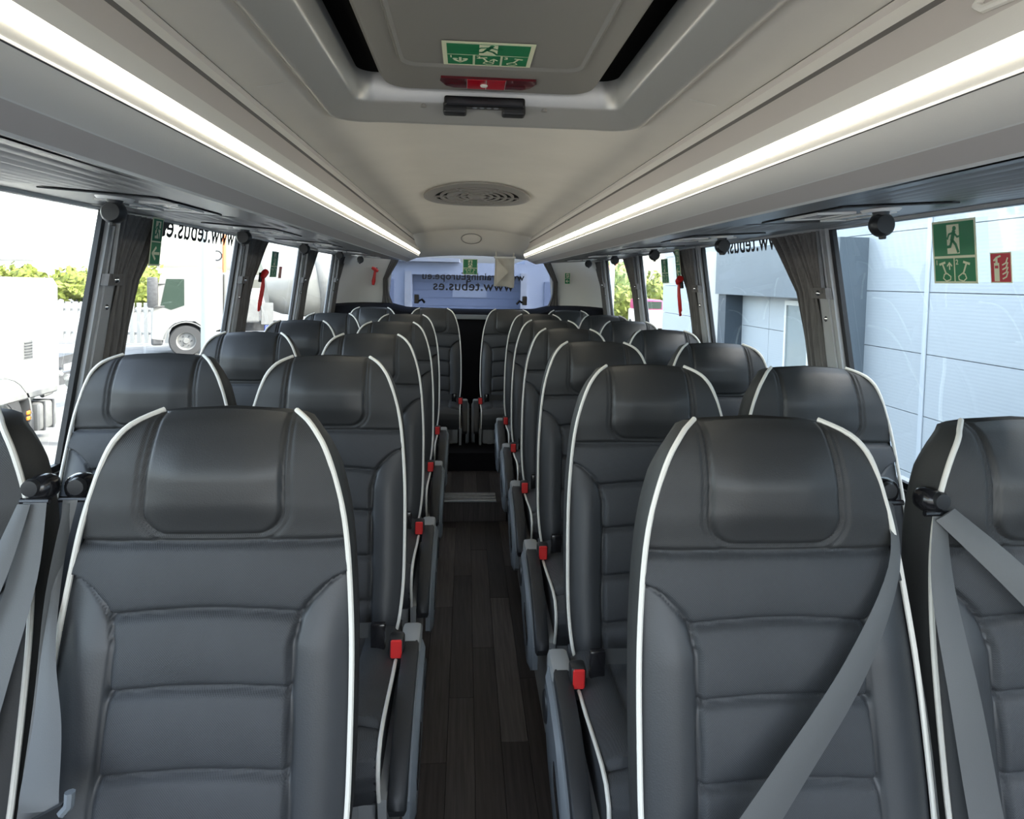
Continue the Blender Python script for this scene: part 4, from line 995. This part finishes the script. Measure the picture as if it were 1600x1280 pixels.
# ---- building on the right: cladding panels, joints, portal, door
BX = 4.7
bd = empty('clad_building', (BX, 0, GZ), label='pale blue-grey metal-clad building close beside the bus', cat='building')
zj = [0.0, 0.245, 0.885, 1.53, 2.17, 2.835, 3.48, 4.13, 7.2]; yj = [-9.0, -4.5, -0.6, 2.85, 6.28, 9.7, 12.6, 15.15]
MB().box(0.06, 6.0, -9, 15.15, 0, 7.2).build('core', 'cladding_joint', bd)
for a in range(len(yj) - 1):
    for b in range(len(zj) - 1):
        z0, z1, y0, y1 = zj[b] + 0.004, zj[b + 1] - 0.004, yj[a] + 0.004, yj[a + 1] - 0.004
        MB().box(0.0, 0.08, y0, y1, z0, z1).build('cladding_panel', 'cladding', bd)
for y in yj[1:-1]:
    if y > 7 and y < 12: continue
    MB().rbox(-0.014, -0.001, y - 0.032, y + 0.032, 0, 7.1, 0.004, 1).build('cover_strip', 'cladding_cover', bd)
# portal: deep frame standing in front of the wall around the entrance
pt = empty('entrance_portal', (BX, 7.28, GZ), label='dark grey entrance portal standing out from the clad building', cat='portal')
PT, PI_T, PL, PD = 2.80, 2.05, 4.35, -0.36
MB().box(PD, -0.001, 0, 0.45, 0, PT).build('jamb', 'portal_grey', pt)
MB().prism([(PD, PL, 0), (PD, PL - 0.34, 0), (-0.03, PL - 0.62, 0), (-0.001, PL - 0.62, 0), (-0.001, PL, 0)], (0, 0, PT)).build('jamb', 'plaster', pt)  # far jamb: light on its splayed face is put into the pale colour
MB().box(PD, -0.001, 0.45, PL - 0.62, PI_T, PT).build('lintel', 'portal_grey', pt)
MB().box(-0.30, -0.002, PL - 0.95, PL - 0.63, 0, PI_T - 0.001).build('reveal', 'portal_dark', pt)
dr = empty('door_1', (BX, 8.5, GZ)); struct(dr, 'white framed glass door in the building entrance', 'door')
MB().box(-0.035, -0.002, -0.03, 0.57, 0.0, 2.0).build('leaf', 'door_glass', dr)
for q in ((-0.09, -0.03, 0, 2.0), (0.57, 0.62, 0, 2.0), (-0.03, 0.57, 1.93, 2.0), (-0.03, 0.57, 0.0, 0.1)): MB().box(-0.055, -0.002, q[0], q[1], q[2], q[3]).build('frame', 'door_frame', dr)
# ---- things beyond the end of that building
def blob_tree(name, label, loc, rx, rz, m, group, trunk=True, seed=1):
    rnd = random.Random(seed); t = empty(name, loc, label=label, cat='tree' if trunk else 'bush', group=group)
    mb = MB()
    for k in range(520):
        a = rnd.uniform(0, 2 * PI); u = rnd.uniform(-1, 1); rr_ = rnd.uniform(0.72, 1.04) * (1 + 0.18 * math.sin(3 * a + seed) + 0.12 * math.sin(7 * u + a * 2))
        c = Vector((rx * rr_ * math.sqrt(1 - u * u) * math.cos(a), rx * rr_ * math.sqrt(1 - u * u) * math.sin(a), rz * (1.15 + rr_ * u)))
        sz = rx * rnd.uniform(0.10, 0.20); e1 = Vector((rnd.uniform(-1, 1), rnd.uniform(-1, 1), rnd.uniform(-1, 1))).normalized(); e2 = e1.orthogonal().normalized()
        mb.poly([c + e1 * sz, c + e2 * sz * 0.6, c - e1 * sz, c - e2 * sz * 0.6])
    mb.build('foliage', m, t, recalc=False)['kind'] = 'stuff'
    core = MB().lathe([(0.01, 0.15 * rz), (rx * 0.6, 0.5 * rz), (rx * 0.8, 1.1 * rz), (rx * 0.55, 1.8 * rz), (0.01, 2.05 * rz)], n=14).build('inner_foliage', m, t)
    MB().tube([(0, 0, 0), (0.02 * rx, 0, 0.6 * rz)], [0.10 * rx, 0.06 * rx], 8).build('trunk', 'truck_dark', t)
    return t
blob_tree('leafy_tree', 'yellow-green tree beyond the end of the clad building', (7.7, 31.0, GZ), 0.95, 0.95, 'foliage', 'trees around the yard', seed=3)
blob_tree('leafy_tree', 'darker green tree behind the red-roofed house', (8.8, 37, GZ), 1.5, 1.5, 'foliage_dark', 'trees around the yard', seed=5)
blob_tree('leafy_tree', 'green tree beside the parked cars past the clad building', (9.8, 33.0, GZ), 1.0, 1.2, 'foliage', 'trees around the yard', seed=6)
hs_ = empty('red_roof_house', (8.9, 42, GZ), label='small plastered house with a red tiled roof far behind the bus', cat='house')
MB().box(-2.2, 2.2, 0, 4, 0, 2.0).build('wall', 'plaster', hs_)
MB().prism([(-2.4, -0.2, 2.0), (2.4, -0.2, 2.0), (1.9, 1.6, 3.6), (-1.9, 1.6, 3.6)], (0, 0.1, 0.08)).build('roof', 'roof_red', hs_)
for x in (-1.4, 0.2): MB().box(x, x + 0.8, -0.03, 0, 0.7, 1.5).build('window', 'truck_glass', hs_)
vn = empty('parked_van', (8.2, 27.5, GZ), label='white and magenta parked van past the end of the clad building', cat='van')
MB().rbox(-0.55, 0.55, 0, 2.4, 0.25, 1.05, 0.08).build('body', 'truck_white', vn, smooth=True); MB().rbox(-0.5, 0.5, 0.3, 2.3, 1.0, 1.5, 0.1).build('cabin', 'magenta', vn, smooth=True)
for sx in (-1, 1):
    for y in (0.5, 1.9): MB().lathe([(0, -0.08), (0.26, -0.08), (0.28, 0), (0.26, 0.08), (0, 0.08)], c=(sx * 0.5, y, 0.28), axis='X', n=18).build('wheel', 'tyre', vn)
MB().box(-0.42, 0.42, 0.285, 0.30, 1.1, 1.42).build('windscreen', 'truck_glass', vn)
lp = empty('slim_post', (7.05, 25.0, GZ), label='slim grey post past the end of the clad building', cat='post'); MB().tube([(0, 0, 0), (0, 0, 3.2)], 0.04, 8).build('shaft', 'pole_pale', lp); MB().box(-0.12, 0.12, -0.12, 0.12, 0, 0.03).build('foot_plate', 'alu', lp)
dp = empty('post_with_box', (5.6, 24.5, GZ), label='pale post seen through the rear building-side window', cat='post'); MB().tube([(0, 0, 0), (0, 0, 3.6)], 0.09, 10).build('shaft', 'pole_pale', dp); MB().box(-0.2, 0.2, -0.2, 0.2, 0, 0.04).build('foot_plate', 'alu', dp)

# ---- garage building behind the bus
gb = empty('garage_building', (0, 24, GZ), label='low grey-white garage building behind the bus', cat='building')
MB().box(-5, -2.05, 0, 8, 0, 3.0).build('wall', 'garage_wall', gb); MB().box(2.15, 5.0, 0, 8, 0, 3.0).build('wall', 'garage_wall', gb)
MB().box(-2.05, 2.15, 0.0, 8, 2.38, 2.85).build('lintel', 'garage_wall', gb); MB().box(-2.05, 2.15, 0.5, 0.7, 0, 2.38).build('roller_door', 'garage_door', gb)
for k in range(8): MB().rbox(-2.05, 2.15, 0.485, 0.502, 0.3 * k + 0.02, 0.3 * k + 0.27, 0.005, 1).build('door_slat', 'garage_door', gb)
for x in (-2.3, 2.0): MB().box(x, x + 0.22, -0.12, 0.0, 0, 2.5).build('column', 'truck_white', gb)
for x in (-3.6, 2.9): MB().box(x, x + 0.9, -0.05, 0.0, 0.0, 2.2).build('side_door', 'garage_door', gb)
MB().box(-5.1, -0.3, -0.3, 8, 2.86, 3.0).build('roof_edge', 'truck_white', gb)
MB().box(-0.55, 0.75, 0.46, 0.485, 1.55, 1.95).build('notice_board', 'garage_wall', gb)

# ---- trucks on the left
def wheel(parent, x, y, r, w=0.24):
    t = MB().lathe([(r * 0.58, -w / 2), (r * 0.93, -w / 2), (r, -w * 0.32), (r, w * 0.32), (r * 0.93, w / 2), (r * 0.58, w / 2)], c=(x, y, r), axis='Y', n=32).build('wheel', 'tyre', parent, smooth=True, sharp=35)
    MB().lathe([(0, w * 0.30), (r * 0.16, w * 0.30), (r * 0.2, w * 0.18), (r * 0.48, w * 0.12), (r * 0.54, w * 0.42), (r * 0.585, w * 0.46)], c=(x, y, r), axis='Y', n=28).build('rim', 'truck_grey', t, smooth=True, sharp=35)
    for k in range(6): a = k * PI / 3; MB().lathe([(0, w * 0.27), (0.02, w * 0.26), (0.022, w * 0.1)], c=(x + r * 0.32 * math.cos(a), y, r + r * 0.32 * math.sin(a)), axis='Y', n=8).build('wheel_nut', 'truck_dark', t)
def mudguard(parent, x, y0, y1, r, a0, a1, m='truck_grey'):
    rows = []
    for k in range(13):
        a = math.radians(lerp(a0, a1, k / 12)); rows.append([(x + rr_ * math.cos(a), yy, 0.42 + rr_ * math.sin(a)) for rr_, yy in ((r, y0), (r, y1), (r + 0.03, y1), (r + 0.03, y0))])
    mb = MB(); mb.grid(rows, close_u=True); mb.poly(rows[0]); mb.poly(rows[-1]); mb.build('mudguard', m, parent, smooth=True)
ta = empty('chassis_cab_truck', (-6.5, 9.0, GZ), -PI / 2, label='white chassis-cab truck parked beside the first side window', cat='truck')
cabp = [(0.0, 0.62), (0.0, 2.02), (0.10, 2.12), (1.75, 2.14), (2.0, 2.05), (2.45, 1.45), (2.6, 1.2), (2.62, 0.62)]
MB().prism([(x, 0.99, z) for x, z in cabp], (0, -1.98, 0)).build('cab', 'truck_white', ta)
MB().prism([(1.46, 0.992, 1.42), (1.46, 0.992, 1.98), (1.80, 0.992, 1.98), (2.25, 0.992, 1.42)], (0, 0.006, 0)).build('side_glass', 'truck_glass', ta)
dd = MB().box(1.36, 1.375, 0.985, 0.994, 0.66, 2.06).build('door_gap', 'truck_dark', ta)
MB().rbox(1.40, 1.60, 0.99, 1.02, 1.10, 1.17, 0.01, 1).build('door_handle', 'truck_dark', ta)
vg = MB().box(0.52, 0.68, 0.99, 0.996, 1.10, 1.34).build('air_vent', 'truck_grey', ta)
for k in range(6): MB().box(0.53, 0.67, 0.996, 1.004, 1.12 + k * 0.036, 1.135 + k * 0.036).build('vent_slat', 'truck_dark', vg)
MB().rbox(0.02, 1.30, 0.93, 1.0, 0.60, 0.70, 0.02, 1).build('sill', 'truck_grey', ta)
for sy in (-1, 1): wheel(ta, 1.08, sy * 0.86, 0.40)
mudguard(ta, 1.08, 0.70, 1.0, 0.50, 15, 190)
for sy in (-1, 1): MB().box(-2.4, 1.6, sy * 0.42 - 0.04, sy * 0.42 + 0.04, 0.52, 0.70).build('chassis_rail', 'truck_dark', ta)
fb = MB().rbox(0.02, 0.42, 0.62, 0.98, 0.14, 0.50, 0.04).build('fuel_tank', 'truck_grey', ta, smooth=True)
for k in range(2): MB().box(0.10 + 0.18 * k, 0.13 + 0.18 * k, 0.60, 0.99, 0.13, 0.51).build('tank_strap', 'truck_dark', fb)
MB().rbox(0.48, 0.58, 0.70, 0.98, 0.10, 0.42, 0.02).build('mud_flap', 'truck_dark', ta)
for z in (0.40, 0.33): MB().rbox(0.56, 0.64, 0.975, 1.0, z, z + 0.05, 0.01, 1).build('marker_lamp', 'orange_lens', ta)
rnd = random.Random(4)
for k in range(14):
    x = rnd.uniform(-0.45, 0.45); z = rnd.uniform(0.55, 0.92); y = rnd.uniform(0.55, 0.95)
    MB().tube([(x - 0.12, y, z), (x, y + 0.03, z + rnd.uniform(-.06, .06)), (x + 0.14, y, z + rnd.uniform(-.08, .08))], rnd.uniform(0.03, 0.055), 8).build('chassis_pipe', rnd.choice(['alu', 'truck_grey', 'truck_white']), ta, smooth=True)
MB().prism([(0.50, 0.6, 0.92), (0.40, 0.6, 1.02), (-0.45, 0.6, 1.06), (-0.45, 0.6, 0.94)], (0, 0.35, 0)).build('air_duct', 'truck_dark', ta)

tb = empty('mixer_truck', (-7.05, 18.9, GZ), math.atan2(-0.40, -0.92), label='pale cab truck carrying a silver mixer drum, parked by the white fence', cat='truck')
cabp = [(0.0, 0.75), (0.0, 2.22), (0.1, 2.32), (1.15, 2.32), (1.5, 2.18), (1.66, 1.3), (1.70, 0.5), (1.40, 0.45), (1.30, 0.80), (1.10, 0.98), (0.72, 0.98), (0.50, 0.80), (0.40, 0.6)]
MB().prism([(x, 0.95, z) for x, z in cabp], (0, -1.9, 0)).build('cab', 'truck_shaded', tb)
MB().prism([(0.94, 0.952, 1.38), (0.94, 0.952, 2.08), (1.36, 0.952, 2.08), (1.50, 0.952, 1.36), (1.25, 0.952, 1.26)], (0, 0.006, 0)).build('side_glass', 'truck_glass', tb)
MB().rbox(1.55, 1.80, 0.98, 1.14, 1.32, 2.12, 0.05).build('mirror', 'truck_dark', tb, smooth=True)
for z in (1.35, 1.95): MB().tube([(1.4, 0.94, z), (1.62, 1.02, z)], 0.02, 6).build('mirror_arm', 'truck_dark', tb)
MB().box(0.30, 0.312, 0.949, 0.953, 0.8, 2.2).build('door_gap', 'truck_grey', tb)
MB().rbox(-0.30, -0.02, -0.9, 0.9, 0.85, 2.28, 0.05).build('cab_fairing', 'truck_shaded', tb); MB().box(-0.42, -0.32, 0.3, 0.9, 0.7, 2.2).build('exhaust_stack', 'truck_dark', tb)
for sy in (-1, 1):
    wheel(tb, 0.90, sy * 0.82, 0.42)
    for x in (-2.3, -3.4): wheel(tb, x, sy * 0.82, 0.42)
    MB().box(-4.6, 0.8, sy * 0.42 - 0.05, sy * 0.42 + 0.05, 0.62, 0.86).build('chassis_rail', 'truck_dark', tb)
mudguard(tb, 0.90, 0.66, 0.97, 0.50, 10, 170)
MB().rbox(1.45, 1.72, -0.9, 0.95, 0.32, 0.52, 0.05).build('bumper', 'truck_dark', tb)
MB().prism([(0.30, 0.952, 1.02), (0.48, 0.952, 1.14), (0.48, 0.952, 0.99), (0.26, 0.952, 0.94)], (0, 0.01, 0)).build('badge_recess', 'truck_dark', tb)
MB().rbox(-0.95, -0.45, 0.3, 0.95, 0.9, 1.6, 0.05).build('water_tank', 'truck_grey', tb)
MB().box(-1.30, -0.98, 0.75, 0.98, 0.85, 1.45).build('tool_box', 'truck_grey', tb); MB().box(-1.32, -1.08, 0.75, 0.98, 0.25, 0.82).build('blue_box', 'blue_box', tb)
dm = MB().lathe([(0.0, 0), (0.75, 0.05), (0.95, 0.4), (1.20, 1.2), (1.20, 2.0), (1.0, 2.6), (0.65, 3.3), (0.0, 3.35)], axis='X', n=36)
Rm = Matrix.Translation((-1.1, 0, 1.95)) @ Matrix.Rotation(math.radians(10), 4, 'Y') @ Matrix.Rotation(PI, 4, 'Z')
dm.v = [tuple(Rm @ Vector(p)) for p in dm.v]; dro = dm.build('drum', 'drum_silver', tb, smooth=True)
dm = MB().lathe([(1.21, 1.4), (1.235, 1.43), (1.235, 1.75), (1.21, 1.78)], axis='X', n=36); dm.v = [tuple(Rm @ Vector(p)) for p in dm.v]; dm.build('drum_band', 'truck_grey', dro, smooth=True)

# fence, poles, tree line, hill
fe = empty('picket_fence', (-13.5, 20.6, GZ), label='white vertical picket fence behind the mixer truck', cat='fence')
pk = MB().rbox(-0.065, 0.065, -0.03, 0.03, 0.05, 1.30, 0.008, 1).mesh('picket', 'fence_white')
for k in range(22): o = obj('picket', pk, fe); o.location = (k * 0.21, 0, 0)
for z in (0.30, 1.02): MB().box(-0.1, 4.6, 0.031, 0.08, z, z + 0.08).build('rail', 'fence_white', fe)
for nm, lab, x, y, r, h in (('lamp_post', 'pale round lamp post behind the white chassis-cab truck', -4.72, 8.45, 0.085, 6.0), ('lamp_post', 'thick pale lamp post in front of the mixer truck', -4.6, 11.7, 0.125, 6.0)):
    p = empty(nm, (x, y, GZ), label=lab, cat='post', group='pale posts in the yard')
    MB().tube([(0, 0, 0), (0, 0, h)], [r, r * 0.85], 16).build('shaft', 'pole_pale', p, smooth=True)
    MB().box(-r * 1.8, r * 1.8, -r * 1.8, r * 1.8, 0.0, 0.03).build('foot_plate', 'alu', p)
    MB().tube([(0, 0, h - 0.02), (0.5, 0, h + 0.3), (1.2, 0, h + 0.35)], 0.04, 8).build('arm', 'pole_pale', p, smooth=True)
    MB().rbox(1.1, 1.7, -0.12, 0.12, h + 0.28, h + 0.40, 0.03).build('lantern', 'truck_grey', p)
cr = empty('rust_hoist_post', (-9.9, 27.0, GZ), label='thin rust-orange hoist post with a hanging ring behind the lamp post', cat='post')
MB().tube([(0, 0, 0), (0, 0, 4.0)], 0.09, 8).build('shaft', 'rust', cr); MB().lathe([(0.19, -0.02), (0.22, 0), (0.19, 0.02), (0.16, 0), (0.19, -0.02)], c=(-0.30, 0, 3.0), axis='Y', n=20).build('ring', 'truck_dark', cr)
blob_tree('leafy_tree', 'bright green tree behind the white fence and mixer cab', (-18.9, 38.5, GZ), 1.45, 1.35, 'foliage', 'trees around the yard', seed=11)
for k in range(7):
    blob_tree('low_tree', 'small yellow-green tree in the row above the chassis-cab truck, %s from the post' % ordw[k], (-28.5 - k * 4.0, 49 + 0.4 * (k % 3), GZ), 1.75, 1.12 + 0.06 * ((k * 5) % 4), 'foliage', 'tree row beyond the yard', seed=20 + k)
fa = empty('far_shed', (-52, 64, GZ), label='long white shed roof far beyond the tree row', cat='shed')
MB().box(-9, 11, 0, 5, 0, 3.3).build('wall', 'truck_white', fa); MB().prism([(-9.3, -0.3, 3.3), (11.3, -0.3, 3.3), (11.3, 2.5, 4.0), (-9.3, 2.5, 4.0)], (0, 0, 0.15)).build('roof', 'truck_white', fa); MB().box(-2, -1.2, 1, 1.6, 3.6, 4.9).build('chimney', 'truck_white', fa)
rows = []
for k in range(41):
    x = lerp(-520, 60, k / 40); h = 9 + 5 * math.sin(k * 0.45) + 3 * math.sin(k * 1.1 + 1); rows.append([(x, 420, GZ), (x, 440, GZ + h * 0.9), (x, 470, GZ + h)])
hl = MB().grid(rows).build('hills', 'hill', smooth=True); struct(hl, 'low grey hills on the horizon', 'hills')
